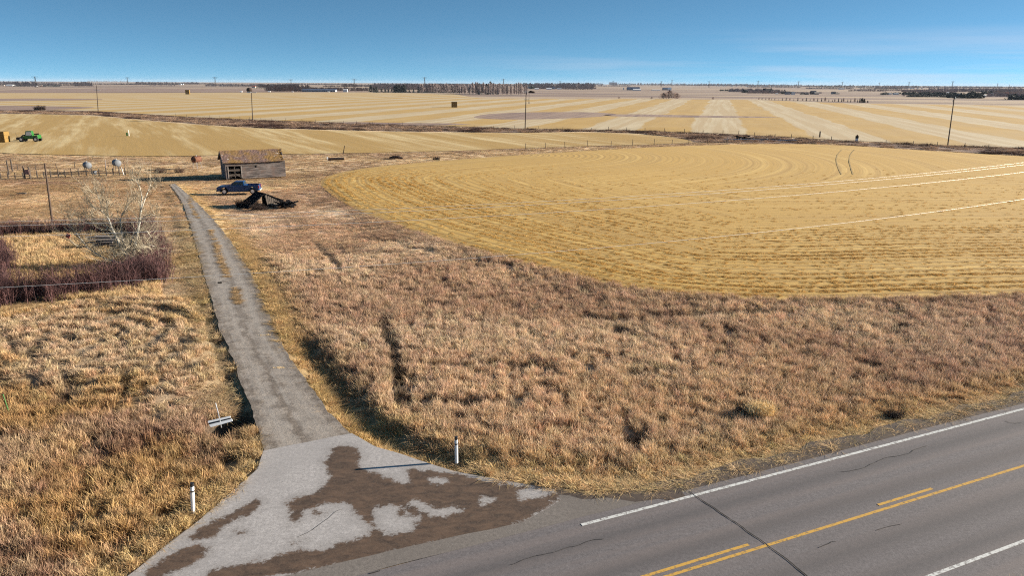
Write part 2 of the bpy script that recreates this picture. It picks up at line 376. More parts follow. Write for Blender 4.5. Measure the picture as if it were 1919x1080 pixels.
M['brown_field'] = stubble('ploughed_brown', (.26, .165, .125), (.17, .105, .085), (.34, .23, .165), .2, .01)
M['verge'] = stubble('coulee_grass', (.24, .145, .10), (.10, .055, .042), (.36, .24, .16), .8, .05, .3)

# blades: colour comes from the instancer, with variation from blade to blade
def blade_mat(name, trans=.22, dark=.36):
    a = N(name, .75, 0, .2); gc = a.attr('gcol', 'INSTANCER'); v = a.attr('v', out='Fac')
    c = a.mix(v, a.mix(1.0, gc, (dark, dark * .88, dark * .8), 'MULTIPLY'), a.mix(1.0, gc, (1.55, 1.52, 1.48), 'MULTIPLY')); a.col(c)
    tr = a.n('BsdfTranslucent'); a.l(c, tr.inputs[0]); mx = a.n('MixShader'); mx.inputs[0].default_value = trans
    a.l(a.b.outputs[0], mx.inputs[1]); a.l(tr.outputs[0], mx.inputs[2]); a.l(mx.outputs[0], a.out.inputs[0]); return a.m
M['blade'] = blade_mat('dry_grass')

# ------------------------------------------------------------------ plan of the place (outlines surveyed in the photo, in metres)
RD = R(24.28); dv = np.array([math.cos(RD), math.sin(RD)]); nv = np.array([-dv[1], dv[0]])
NW = 20.83                                    # offset of the north white line from the camera
def RP(s, n): return dv * s + nv * n
driveL = smooth(PL([(318, 346), (338, 372), (350, 400), (362, 440), (375, 490), (388, 530), (398, 570), (410, 612), (428, 650), (441, 685), (455, 730), (474, 780), (487, 815), (492, 846)]), 1)
driveR = smooth(PL([(328, 344), (362, 372), (393, 405), (425, 440), (455, 485), (480, 530), (497, 570), (513, 610), (524, 640), (547, 675), (580, 720), (610, 765), (640, 795), (660, 812)]), 1)
DRIVE = np.vstack([driveL, driveR[::-1]])
apR = smooth(PL([(660, 812), (700, 836), (760, 862), (850, 884), (940, 905), (1040, 919), (1120, 925), (1230, 929), (1290, 922)]), 1)
apL = smooth(PL([(492, 846), (482, 880), (440, 925), (380, 970), (300, 1030), (240, 1080), (150, 1150)]), 1)
q = PL([(1340, 909)])[0]; s1 = q @ dv
sL = apL[-1] @ dv; sR = P(1290, 922) @ dv
APRON = np.vstack([apL[::-1], apR[:-1], [P(1290, 922)], [RP(sR + .5, NW + .44)], [RP(sL - 2, NW + .44)]])
pale = PL([(492, 846), (660, 812), (700, 836), (850, 884), (1040, 919), (1052, 938), (980, 980), (880, 1000), (700, 1040), (560, 1075), (300, 1130), (150, 1150), (240, 1080), (380, 970), (482, 880)])
MAIN_A = smooth(PL([(1919 + 500, 545), (1919, 556), (1700, 563), (1500, 567), (1300, 560), (1150, 540), (1000, 500), (850, 458), (720, 415), (640, 380), (606, 352), (598, 342), (606, 332), (640, 322), (700, 312), (800, 303), (960, 291)]), 2)
MAIN_B = smooth(PL([(960, 291), (1100, 282), (1250, 274), (1400, 269.5), (1550, 270), (1750, 283), (1919, 293), (2400, 318)]), 1)
MAIN = np.vstack([MAIN_A, MAIN_B[1:]])
LEFTF = smooth(PL([(-250, 208), (0, 213), (100, 214), (180, 217), (250, 224), (400, 236), (500, 241), (650, 245), (800, 248), (960, 249), (1100, 247.5), (1200, 251), (1270, 258), (1305, 265), (1270, 269), (1100, 273), (960, 278), (830, 283), (640, 287), (520, 288), (380, 292), (250, 292), (120, 290), (0, 286), (-300, 276)]), 1, True)
FAR = PL([(-400, 168), (0, 174), (240, 174), (480, 173), (690, 173), (850, 176), (900, 184), (1060, 185), (1190, 185), (1420, 187), (1600, 193.5), (1919, 198), (2400, 206), (2400, 300), (1919, 277), (1750, 271), (1650, 266), (1560, 262), (1480, 257), (1350, 250), (1180, 244.5), (960, 240), (700, 231), (500, 225), (360, 219), (180, 208), (0, 203), (-400, 196)])
COUL = PL([(-300, 205), (0, 208), (180, 210), (360, 221), (500, 227), (700, 234), (960, 242), (1180, 246), (1350, 252), (1480, 259), (1560, 264), (1650, 268), (1750, 273), (1919, 279), (2300, 297), (2300, 312), (1919, 291.5), (1750, 281), (1560, 269), (1420, 268), (1310, 266), (1270, 257), (1200, 249.5), (1100, 246), (960, 248), (800, 246), (650, 243), (500, 239.5), (400, 234), (250, 222), (180, 215), (0, 212), (-300, 211)])
hedgeF = PL([(-60, 574), (0, 570), (80, 562), (160, 553), (230, 541), (312, 522)])
hedgeR = PL([(312, 524), (308, 490), (300, 455), (291, 428)])
hedgeB = PL([(-60, 444), (0, 441), (100, 438), (200, 436), (284, 432)])
hedgeL = PL([(20, 560), (20, 520), (18, 490), (8, 458)])

def roadn(x, y): return x * nv[0] + y * nv[1]
def ground_info(x, y):
    """per point: height of terrain, grass height, density 0-1, colour"""
    X, Y = topx(x, y)
    dD = SD(x, y, DRIVE); dA = SD(x, y, APRON); dM = SD(x, y, MAIN); rn = roadn(x, y)
    dR = np.minimum(rn - 0, NW + .45 - rn) ; dR = np.where(rn < 5, -1, dR)      # >0 on the highway
    dR = np.where(rn > NW + .45, -(rn - NW - .45), np.where(rn < 12.2, -(12.2 - rn), 1.0))
    paved = np.maximum(np.maximum(dD, dA), dR)
    far_from = ss(.1, 1.6, -paved); fe = .15 + .85 * ss(.5, 5, np.abs(dM))
    n1 = fbm(x / 6, y / 6, 1); n2 = fbm(x / 1.3, y / 1.3, 5, 3); n3 = fbm(x / 20, y / 20, 9); n4 = fbm(x / 2.6, y / 2.6, 13, 3)
    z = -.05 - far_from * fe * (.10 + .25 * n1 * .6 + .10 * n2)
    # side: right grassland or left
    dl, _, _ = sdist(x, y, np.vstack([driveL, apL]), False); drr, _, _ = sdist(x, y, np.vstack([driveR, apR]), False)
    left = dl < drr
    # ditch right of the drive
    dit = PL([(570, 640), (610, 690), (650, 750), (700, 800), (760, 838), (850, 868)]); dd, da, _ = sdist(x, y, dit, False)
    z = z - .45 * ss(1.6, .2, dd)
    dl2 = PL([(372, 560), (402, 640), (440, 740), (470, 800)]); d2, _, _ = sdist(x, y, dl2, False); z = z - .12 * ss(1.0, .2, d2)
    gh = np.full(x.shape, .2); den = np.ones(x.shape)
    C = np.zeros(x.shape + (3,))
    def put(m, c):
        C[:] = C * (1 - m[..., None]) + np.array(c) * m[..., None]
    one = np.ones(x.shape)
    # right grassland
    t = ss(455, 520, Y + 60 * (n1 - .5))
    gh = .16 + .10 * n2 + t * (.18 + .23 * n4)
    put(one, (.78, .57, .36)); put(t * .85, (.63, .46, .335)); put(ss(.42, .62, n3) * .75, (.45, .30, .215)); put(ss(.5, .68, fbm(x / 9 + 7, y / 9, 31)) * .7, (.68, .53, .39))
    sp_ = ss(.56, .68, fbm(x / 2.2, y / 2.2, 51)) * (1 - t); put(sp_ * .7, (.30, .19, .13))
    put(ss(620, 760, Y) * ss(.35, .6, n1) * .6, (.60, .42, .27)); put(ss(1500, 1850, X) * .4, (.42, .28, .235))
    put(ss(4.5, 1.0, -np.maximum(dA, dR)) * .8, (.62, .45, .24)); put(ss(3.5, .3, -dD) * .8, (.52, .36, .16))
    edge = ss(3.2, .3, -paved); gh = gh * (1 - .55 * edge)
    eh = ss(2.5, .5, -dR); gh = gh * (1 - .35 * eh)
    put(ss(2.2, .4, -dM) * .6, (.34, .22, .14))
    pas = ss(350, 338, Y); put(pas, (.52, .37, .225)); put(pas * ss(.45, .6, fbm(x / 14, y / 5, 61)) * .8, (.36, .24, .155)); put(pas * ss(.5, .62, fbm(x / 6, y / 3, 63)) * .6, (.62, .47, .29)); br_ = 1.10 + .20 * ss(500, 440, Y); C[:] = np.minimum(C * br_[..., None] * np.array([1.0, 1.02, .97]), .93)
    # left side
    Lc = left & (X < 520)
    tl = ss(690, 800, Y + 50 * (n1 - .5) - .12 * (X - 150)); sw = np.zeros(x.shape)
    # swirls left by mowing
    for (cx, cy, r0, r1) in ((150, 640, 1.5, 8.5), (255, 680, .5, 6.0), (60, 660, 2, 6)):
        c0 = P(cx, cy); rr = np.hypot(x - c0[0], y - c0[1]); am_ = ss(r0 - 1, r0, rr) * ss(r1 + 1.5, r1, rr); wv_ = .5 + .5 * np.sin(rr * 4.4 + 2.2 * n4); sw = np.maximum(sw, am_ * wv_); den = np.where((am_ > .5) & (wv_ < .22) & (n2 > .35) & left & (X < 520) & (Y < 730), .2, den)
    ghl = .13 + .10 * n2 + tl * (.22 + .28 * n4) + .20 * sw * (1 - tl)
    gh = np.where(Lc, ghl, gh)
    z = z + np.where(Lc, .5 * sw * (1 - tl) * far_from, 0)
    CL = np.zeros_like(C); R_ = C.copy(); C[:] = 0
    put(one, (.72, .56, .38)); put(ss(.4, .62, n3) * .5, (.58, .42, .26)); put(tl * .85, (.50, .35, .225)); put(tl * ss(.42, .62, n1) * .75, (.38, .245, .17)); put(tl * ss(.5, .62, fbm(x / 1.7, y / 1.7, 45, 3)) * .7, (.27, .15, .095))
    put(ss(.48, .68, fbm(x / 5 + 3, y / 5 + 9, 41)) * .6, (.60, .40, .16)); put(ss(3.0, .4, -dD) * .5, (.48, .36, .16)); put(ss(2.2, .4, -dA) * .8, (.58, .43, .22))
    yard = ss(430, 405, Y) * 1.0; put(yard, (.54, .37, .205)); put(yard * ss(.42, .6, fbm(x / 9, y / 4, 65)), (.64, .47, .28)); put(yard * ss(.5, .62, fbm(x / 5, y / 7, 66)) * .6, (.40, .27, .14)); put(ss(346, 338, Y), (.48, .33, .20)); put(ss(346, 338, Y) * ss(.45, .6, n1) * .7, (.34, .21, .14)); C[:] = np.minimum(C * (1.0 + .26 * ss(430, 400, Y))[..., None], .93)
    hed = ((X < 300) & (Y > 436) & (Y < 560)); put(np.where(hed, .8, 0), (.60, .43, .22)); gh = np.where(Lc & hed, .35 + .25 * n4, gh)
    CLf = C.copy(); C[:] = np.where(Lc[..., None], CLf, R_)
    gh = np.where(Lc, gh * (1 - .4 * ss(2, .3, -paved)), gh)
    gh = np.where(Y < 412, gh * .45, gh)
    # worn tracks and bare hollows, the hollows' shade darkened into their colour
    for pts, w_ in (([(716, 600), (735, 650), (748, 700), (752, 760)], .42), ([(770, 752), (860, 750), (970, 752)], .4), ([(812, 683), (860, 687), (925, 683), (1000, 684)], .4),
                    ([(1085, 592), (1150, 600), (1260, 592), (1450, 584)], .45), ([(590, 450), (615, 475), (640, 505)], .5), ([(640, 492), (690, 489)], .4), ([(640, 470), (660, 455), (700, 447), (745, 450), (762, 462)], .28), ([(655, 480), (690, 468), (735, 470)], .25), ([(690, 500), (730, 490), (790, 478), (800, 465)], .28), ([(745, 705), (742, 660)], .2), ([(1180, 700), (1230, 694), (1300, 700)], .3), ([(1360, 640), (1440, 634)], .3), ([(900, 560), (960, 556)], .3), ([(372, 560), (402, 640), (440, 740), (462, 800)], .3),
                    ([(120, 700), (135, 730), (115, 760)], .3), ([(225, 665), (300, 655), (345, 652)], .3), ([(235, 700), (240, 740)], .3), ([(0, 640), (45, 655), (70, 680)], .3), ([(60, 680), (70, 655)], .3)):
        d_, _, _ = sdist(x, y, PL(pts), False); m_ = d_ < w_ * (.5 + .9 * n2); den = np.where(m_, .4, den); z = z - .12 * m_; C[m_] *= .5
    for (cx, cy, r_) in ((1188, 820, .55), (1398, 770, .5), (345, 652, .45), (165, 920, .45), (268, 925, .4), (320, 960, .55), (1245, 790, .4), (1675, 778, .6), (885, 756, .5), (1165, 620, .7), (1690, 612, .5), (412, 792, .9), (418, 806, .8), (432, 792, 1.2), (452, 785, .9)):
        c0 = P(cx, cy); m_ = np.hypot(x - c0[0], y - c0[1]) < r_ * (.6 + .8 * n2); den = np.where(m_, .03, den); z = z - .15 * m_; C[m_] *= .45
    den = den * np.where(fbm(x / 1.1, y / 1.1, 77, 3) > .66, .25, 1)
    den = np.where(paved > -.10, 0, den); den = np.where((dR > -.42) & (dR < -.06) & (X > 1240), .04, den); den = np.where(dR > -.06, 0, den)
    # stay below neighbouring sheets
    z = np.where(dM > -1, np.minimum(z, -.08), z)
    z = z * ss(190, 120, y) + (-.12) * (1 - ss(190, 120, y))
    return z, gh, den, C, paved, dM, Y, X, left

# ------------------------------------------------------------------ ground sheet
ys = np.concatenate([np.geomspace(6, 150, 330)[:-1], np.geomspace(150, 26000, 120)]); us = np.linspace(-1.75, 1.75, 460)
GX = us[None, :] * (ys[:, None] + 22); GY = np.repeat(ys[:, None], len(us), 1)
nearrows = ys < 460
gz = np.full(GX.shape, -.12); gc = np.full(GX.shape + (3,), .3)
_z, _gh, _den, _C, _p, _dM, _Y, _X, _l = ground_info(GX[nearrows], GY[nearrows])
gz[nearrows] = _z; gc[nearrows] = _C * (1.12 - .5 * ss(440, 520, _Y))[..., None]
nr, nc = GX.shape; idx = np.arange(nr * nc).reshape(nr, nc)
T = np.stack([idx[:-1, :-1], idx[:-1, 1:], idx[1:, 1:], idx[1:, :-1]], -1).reshape(-1, 4)
gr = fast_mesh('ground', np.stack([GX, GY, gz], -1).reshape(-1, 3), T, M['ground']); tag(gr, kind='structure')
ca = gr.data.color_attributes.new('col', 'FLOAT_COLOR', 'POINT'); ca.data.foreach_set('color', np.concatenate([gc.reshape(-1, 3), np.ones((nr * nc, 1))], 1).astype(np.float32).ravel())
gr.data.polygons.foreach_set('use_smooth', [True] * len(gr.data.polygons))

# ------------------------------------------------------------------ flat sheets
def densify(poly, step, closed=True):
    out = []
    n = len(poly)
    for i in range(n if closed else n - 1):
        a = poly[i]; b = poly[(i + 1) % n]; k = max(1, int(np.hypot(*(b - a)) / step)); out += [a + (b - a) * j / k for j in range(k)]
    return np.array(out)
def sheet(name, poly, z, m, pts=None, step=None, jit=0, uvf=None, kind='structure', attrs=None):
    poly = np.asarray(poly, float)
    if step: poly = densify(poly, step)
    if jit:
        poly = poly + (np.stack([fbm(poly[:, 0] / 1.2, poly[:, 1] / 1.2, 3), fbm(poly[:, 0] / 1.2, poly[:, 1] / 1.2, 8)], -1) - .5) * 2 * jit
    n = len(poly); allp = [Vector(p) for p in poly]
    if pts is not None and len(pts):
        s_ = SD(pts[:, 0], pts[:, 1], poly); pts = pts[s_ > (step or 1) * .3]; allp += [Vector(p) for p in pts]
    v, e, f, *_ = delaunay_2d_cdt(allp, [(i, (i + 1) % n) for i in range(n)], [list(range(n))], 1, 1e-5)
    V = np.array([(p.x, p.y) for p in v]); zz = z(V[:, 0], V[:, 1]) if callable(z) else np.full(len(V), z)
    tri = [tuple(t) for t in f]
    o = mesh_obj(name, np.column_stack([V, zz]), tri, m)
    for pl in o.data.polygons:
        if pl.normal.z < 0: pl.flip()
    o.data.update()
    if uvf:
        U = uvf(V[:, 0], V[:, 1]); uvl = o.data.uv_layers.new(name='UVMap'); li = np.empty(len(o.data.loops), np.int32); o.data.loops.foreach_get('vertex_index', li)
        uvl.data.foreach_set('uv', U[li].astype(np.float32).ravel())
    if attrs:
        for k, fn_ in attrs.items():
            at = o.data.attributes.new(k, 'FLOAT', 'POINT'); at.data.foreach_set('value', fn_(V[:, 0], V[:, 1]).astype(np.float32))
    return tag(o, kind=kind)
def gridpts(poly, step):
    poly = np.asarray(poly); x0, y0 = poly.min(0); x1, y1 = poly.max(0)
    gx, gy = np.meshgrid(np.arange(x0, x1, step), np.arange(y0, y1, step)); p = np.stack([gx.ravel(), gy.ravel()], -1)
    return p + RNG.uniform(-.2, .2, p.shape) * step
def pergrid(poly, k=90):          # grid that coarsens with distance
    poly = np.asarray(poly); y0, y1 = poly[:, 1].min(), poly[:, 1].max(); out = []
    yv = y0
    while yv < y1:
        st = yv / k; x0 = max(poly[:, 0].min(), -1.2 * yv - 30); x1 = min(poly[:, 0].max(), 1.2 * yv + 30)
        xs_ = np.arange(x0, x1, st * 1.3); out.append(np.stack([xs_, np.full(xs_.shape, yv)], -1)); yv += st
    p = np.vstack(out); return p + RNG.uniform(-.15, .15, p.shape) * (p[:, 1:] / k)
def rowuv(line): 
    def f(x, y):
        d, a_, _ = sdist(x, y, line, False); return np.stack([a_, d], -1)
    return f
def dirpx(px):
    a_ = P(px, 900); b_ = P(px, 157.5 + (px - 960) * SL); d_ = b_ - np.array([0, 0]); return d_ / np.hypot(*d_)
def straightuv(px, off=0):
    d_ = dirpx(px); n_ = np.array([-d_[1], d_[0]])
    return lambda x, y: np.stack([x * d_[0] + y * d_[1], x * n_[0] + y * n_[1] + off], -1)
sheet('stubble_field', MAIN, lambda x, y: -.03 + .09 * ss(0, 2.5, SD(x, y, MAIN)) * 1.0 + .10 * (fbm(x / 15, y / 15, 3) - .5) * ss(0, 4, SD(x, y, MAIN)), M['stub_main'], pergrid(MAIN, 95), 1.6, .35, rowuv(MAIN_A))
sheet('stubble_field', LEFTF, -.03, M['stub_left'], pergrid(LEFTF, 60), 6, .8, straightuv(185))
_gb = P(1332, 185.5); _u = straightuv(1350)(_gb[0:1], _gb[1:2])[0, 1]
sheet('striped_field', FAR, -.02, M['stub_far'], pergrid(FAR, 30), 25, 0, straightuv(1350, -_u + 9.5))
sheet('grassy_coulee', COUL, -.06, M['verge'], None, 10, 1.5, straightuv(3000))
for pts in ([(-200, 187), (0, 184.5), (120, 184.2), (212, 186.2), (120, 188), (0, 189), (-200, 195)], [(-200, 200), (0, 197.5), (110, 199), (196, 201), (110, 205.5), (0, 207), (-200, 207)],
            [(885, 217), (930, 212), (1010, 209.5), (1110, 210), (1160, 212.5), (1140, 217), (1060, 222), (960, 224), (900, 222)], [(1160, 213), (1320, 216.5), (1480, 219), (1400, 220.5), (1240, 219.5), (1120, 217)],
            [(560, 232.5), (640, 228), (740, 229.5), (900, 232), (800, 235), (640, 234.5)],
            [(-300, 172), (0, 170), (60, 166.5), (240, 165), (480, 166), (660, 168.5), (690, 172.5), (480, 172.3), (240, 173), (0, 173.5), (-300, 173)]):
    sheet('brown_field', smooth(PL(pts), 1, True), -.005, M['brown_field'], None, 20, 3, straightuv(1350))
# highway
s0, s2 = -160, 1500
def ruv(x, y): return np.stack([x * dv[0] + y * dv[1], x * nv[0] + y * nv[1] - NW], -1)
nn = [RP(s, n) for s, n in ([(s, 12.2) for s in np.arange(s0, 200, 4.0)] + [(s2, 12.2), (s2, NW + .45)] + [(s, NW + .45) for s in np.arange(196, s0, -4.0)])]
nn = np.array(nn); 
sheet('highway', nn, 0.0, M['road'], None, None, .06, ruv)
sheet('road_shoulder', np.array([RP(s, NW + .45 + o) for s, o in [(sR - 1, -.2)] + [(s, -.2) for s in (200, 1500)] + [(1500, .9)] + [(s, .95 + .18 * math.sin(s * 1.3) + .1 * math.sin(s * 3.1)) for s in np.arange(200, sR - 9, -1.0)]]), -.012, M['dirt'])
sheet('road_shoulder', np.array([RP(s, o) for s, o in [(s0, 12.4), (s2, 12.4), (s2, 11.2), (s0, 11.2)]]), -.012, M['dirt'])
sheet('road_apron', APRON, .004, M['flare'], None, .5, .05, ruv)
# drifted mud: outline (photo survey) and the clean islands in it
mudp = smooth(PL([(622, 838), (660, 835), (675, 848), (677, 862), (668, 876), (690, 884), (735, 898), (765, 912), (768, 895), (758, 878), (800, 882), (860, 888), (940, 908), (1040, 921), (1060, 932), (1030, 950), (990, 975), (920, 1008), (850, 1012), (790, 1020), (770, 1028), (715, 1040), (712, 1052), (655, 1056), (600, 1068), (520, 1082), (400, 1100), (380, 1076), (430, 1062), (510, 1047), (555, 1030), (600, 1034), (640, 1018), (690, 1006), (700, 985), (672, 975), (660, 950), (640, 943), (605, 945), (575, 955), (560, 975), (545, 985), (540, 968), (545, 955), (535, 945), (545, 935), (580, 928), (600, 920), (610, 905), (620, 893), (610, 880), (606, 868), (618, 855)]), 2, True)
isl = [smooth(PL(q_), 2, True) for q_ in ([(700, 955), (722, 945), (745, 950), (770, 965), (790, 972), (778, 985), (772, 997), (725, 1004), (705, 990), (697, 972)], [(758, 942), (785, 938), (808, 952), (822, 958), (845, 947), (868, 958), (845, 966), (812, 970), (790, 958)],
       [(893, 940), (905, 932), (932, 934), (912, 943), (903, 951)], [(965, 930), (985, 914), (1010, 916), (1040, 930), (1000, 934), (972, 938)], [(800, 898), (830, 893), (842, 906), (815, 908)])]
blobs = [smooth(PL(q_), 2, True) for q_ in ([(582, 963), (595, 955), (607, 962), (595, 970)], [(545, 1018), (560, 1011), (570, 1014), (550, 1022)], [(340, 1020), (380, 985), (440, 960), (480, 935), (495, 945), (470, 965), (420, 985), (400, 1010)], [(262, 1080), (300, 1050), (360, 1022), (398, 1022), (380, 1048), (350, 1068), (300, 1080), (280, 1110)], [(430, 1000), (455, 992), (465, 996), (440, 1006)], [(741, 963), (755, 953), (768, 965), (755, 973)])]
def mudf(x, y):
    d_ = SD(x, y, mudp)
    for i_ in isl: d_ = np.minimum(d_, -SD(x, y, i_))
    for b_ in blobs: d_ = np.maximum(d_, SD(x, y, b_))
    return d_
sheet('road_apron', pale, .008, M['apron'], gridpts(pale, .16), .25, .05, None, attrs={'mud': mudf})
def duv(x, y):
    d_, a_, _ = sdist(x, y, driveL, False); e_, _, _ = sdist(x, y, driveR, False); return np.stack([a_, 4 * d_ / (d_ + e_ + 1e-6)], -1)
sheet('driveway', DRIVE, .0, M['gravel'], gridpts(DRIVE, .8), .35, .16, duv)
#@lines
def strip(name, pts, wd, z, m):
    pts = np.asarray(pts, float); t = np.gradient(pts, axis=0); t /= np.linalg.norm(t, axis=1)[:, None]; nn_ = np.stack([-t[:, 1], t[:, 0]], -1)
    wd = np.asarray(wd) * np.ones(len(pts)); A = pts + nn_ * wd[:, None] / 2; B = pts - nn_ * wd[:, None] / 2; k = len(pts)
    o = mesh_obj(name, np.column_stack([np.vstack([A, B]), np.full(2 * k, z)]), [(k + i, k + i + 1, i + 1, i) for i in range(k - 1)], m); return tag(o, kind='structure')
_e = smooth(PL([(990, 915), (1040, 921.5), (1120, 928), (1230, 932), (1285, 927)]), 2); _e = densify(_e, .4, False); strip('road_shoulder', _e, .62 + .25 * np.sin(np.arange(len(_e)) * 1.7), .006, M['dirt'])
sW = P(1090, 985) @ dv
def rl(n0, a_, b_, step=3.0):
    s_ = np.arange(a_, b_, step); return np.array([RP(s, n0) for s in s_])
strip('road_line', rl(NW, sW, 900), .15, .012, M['line_white'])
NY = P(1919, 873) @ nv - .0; 
NY = (P(1560, 985) @ nv + P(1800, 911) @ nv) / 2
strip('road_line', rl(NY, s0, 900), .13, .012, M['line_yellow'])
strip('road_line', rl(NY + .30, s0, P(1420, 1019) @ dv, 1.0), .13, .012, M['line_yellow'])
strip('road_line', rl(NY + .30, P(1650, 950) @ dv, P(1762, 915) @ dv, .5), .13, .012, M['line_yellow'])
NS = (P(1745, 1080) @ nv + P(1919, 1015) @ nv) / 2
strip('road_line', rl(NS, s0, 900), .13, .012, M['line_white'])
def crack(pts, wd, m, z=.016, jit=.06, seed=0):
    p_ = smooth(PL(pts), 1); p_ = densify(p_, .18, False)
    r_ = np.random.default_rng(seed); ar_ = np.arange(len(p_)); p_ = p_ + (np.stack([fbm(ar_ / 3.1, ar_ * 0 + seed, 7, 3), fbm(ar_ / 3.1, ar_ * 0 + seed, 19, 3)], -1) - .5) * jit * 4
    strip('road_crack', p_, wd * r_.uniform(.6, 1.1, len(p_)), z, m)
crack([(1293, 922), (1320, 943), (1370, 974), (1430, 1018), (1470, 1047), (1510, 1080), (1560, 1122)], .05, M['tar'], jit=.03)
crack([(958, 1060), (985, 1047), (1030, 1040), (1060, 1028), (1085, 1024), (1110, 1012), (1140, 1010)], .024, M['crack'], seed=2)
crack([(1575, 886), (1600, 884), (1640, 868), (1665, 857), (1695, 852), (1740, 836)], .024, M['crack'], seed=3)
crack([(1535, 1025), (1560, 1018), (1570, 1016)], .03, M['crack'], seed=4)
crack([(690, 1078), (720, 1072)], .05, M['crack'], seed=5)
crack([(1690, 983), (1660, 988), (1640, 996)], .025, M['crack'], seed=6)
crack([(1885, 790), (1895, 795), (1919, 793)], .03, M['crack'], seed=7)
crack([(560, 1010), (620, 968), (648, 950)], .02, M['crack'], seed=8)

for off in (0, 24):
    strip('wheel_track', smooth(PL([(1578 + off, 281), (1569 + off, 290), (1567 + off, 301), (1570 + off, 314), (1577 + off * .9, 328)]), 2), .22, .10, M['stub_track'])
# ------------------------------------------------------------------ grass: tuft prototypes scattered by position
PROTO = bpy.data.collections.new('grass_prototypes')
def tuft(name, n, rad, h, wd, lean, seed, coll, mat='blade'):
    r = np.random.default_rng(seed); V = []; T_ = []; vv = []
    for i in range(n):
        a_ = r.uniform(0, 6.283); rr = rad * math.sqrt(r.uniform()); x, y = rr * math.cos(a_), rr * math.sin(a_)
        hh = h * r.uniform(.45, 1.1); b_ = r.uniform(0, 6.283); ln = lean * r.uniform(.2, 1.3) * hh; dx, dy = math.cos(b_) * ln, math.sin(b_) * ln
        o_ = r.uniform(0, 6.283); wx, wy = math.cos(o_) * wd * r.uniform(.6, 1.3), math.sin(o_) * wd * r.uniform(.6, 1.3); k = len(V); c_ = r.uniform()
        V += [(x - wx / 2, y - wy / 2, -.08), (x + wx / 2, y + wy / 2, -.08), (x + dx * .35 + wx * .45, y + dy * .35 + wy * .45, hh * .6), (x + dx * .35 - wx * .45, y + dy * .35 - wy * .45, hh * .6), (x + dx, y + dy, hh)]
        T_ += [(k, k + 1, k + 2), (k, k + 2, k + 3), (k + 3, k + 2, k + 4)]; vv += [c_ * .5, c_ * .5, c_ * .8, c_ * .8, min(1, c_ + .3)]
    me = bpy.data.meshes.new(name); me.from_pydata(V, [], T_); me.materials.append(M[mat])
    at = me.attributes.new('v', 'FLOAT', 'POINT'); at.data.foreach_set('value', np.array(vv, np.float32))
    o = bpy.data.objects.new(name, me); coll.objects.link(o); return o
def coll(name): return bpy.data.collections.new(name)
C_tall, C_short, C_stub = coll('tall_grass_tufts'), coll('short_grass_tufts'), coll('stubble_tufts')
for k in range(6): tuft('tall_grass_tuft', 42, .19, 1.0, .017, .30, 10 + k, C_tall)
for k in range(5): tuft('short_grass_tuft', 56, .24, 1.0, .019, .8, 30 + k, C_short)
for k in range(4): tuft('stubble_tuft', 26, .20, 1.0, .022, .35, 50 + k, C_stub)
def scatter(name, pts, scale, rot, colr, colln, label, cat):
    me = bpy.data.meshes.new(name); me.vertices.add(len(pts)); me.vertices.foreach_set('co', np.asarray(pts, np.float32).ravel())
    for nm, typ, key, arr in (('sc', 'FLOAT_VECTOR', 'vector', scale), ('ro', 'FLOAT_VECTOR', 'vector', rot), ('gcol', 'FLOAT_VECTOR', 'vector', colr)):
        at = me.attributes.new(nm, typ, 'POINT'); at.data.foreach_set(key, np.asarray(arr, np.float32).ravel())
    o = bpy.data.objects.new(name, me); COL.objects.link(o)
    ng = bpy.data.node_groups.new(name, 'GeometryNodeTree'); ng.interface.new_socket('Geometry', in_out='INPUT', socket_type='NodeSocketGeometry'); ng.interface.new_socket('Geometry', in_out='OUTPUT', socket_type='NodeSocketGeometry')
    nd = ng.nodes; gi = nd.new('NodeGroupInput'); go = nd.new('NodeGroupOutput'); ip = nd.new('GeometryNodeInstanceOnPoints'); ci = nd.new('GeometryNodeCollectionInfo'); ci.inputs['Collection'].default_value = colln
    ci.inputs['Separate Children'].default_value = True; ci.inputs['Reset Children'].default_value = True; ip.inputs['Pick Instance'].default_value = True
    def na(n_):
        q_ = nd.new('GeometryNodeInputNamedAttribute'); q_.data_type = 'FLOAT_VECTOR'; q_.inputs['Name'].default_value = n_; return q_.outputs['Attribute']
    er = nd.new('FunctionNodeEulerToRotation'); ng.links.new(na('ro'), er.inputs[0]); ng.links.new(er.outputs[0], ip.inputs['Rotation']); ng.links.new(na('sc'), ip.inputs['Scale'])
    ng.links.new(gi.outputs[0], ip.inputs['Points']); ng.links.new(ci.outputs[0], ip.inputs['Instance']); ng.links.new(ip.outputs[0], go.inputs[0])
    md_ = o.modifiers.new('scatter', 'NODES'); md_.node_group = ng
    return tag(o, label, cat, None, 'stuff')
def sample(n_per_m2, y0, y1, seed):
    r = np.random.default_rng(seed); half = lambda y: .74 * y + 4; A = (half(y0) + half(y1)) * (y1 - y0); n = int(A * n_per_m2)
    y = r.uniform(y0, y1, n * 2); x = r.uniform(-1, 1, n * 2) * half(y1); k = np.abs(x) < half(y); x, y = x[k][:n], y[k][:n]; return x, y, r
pt = {'t': [], 's': []}
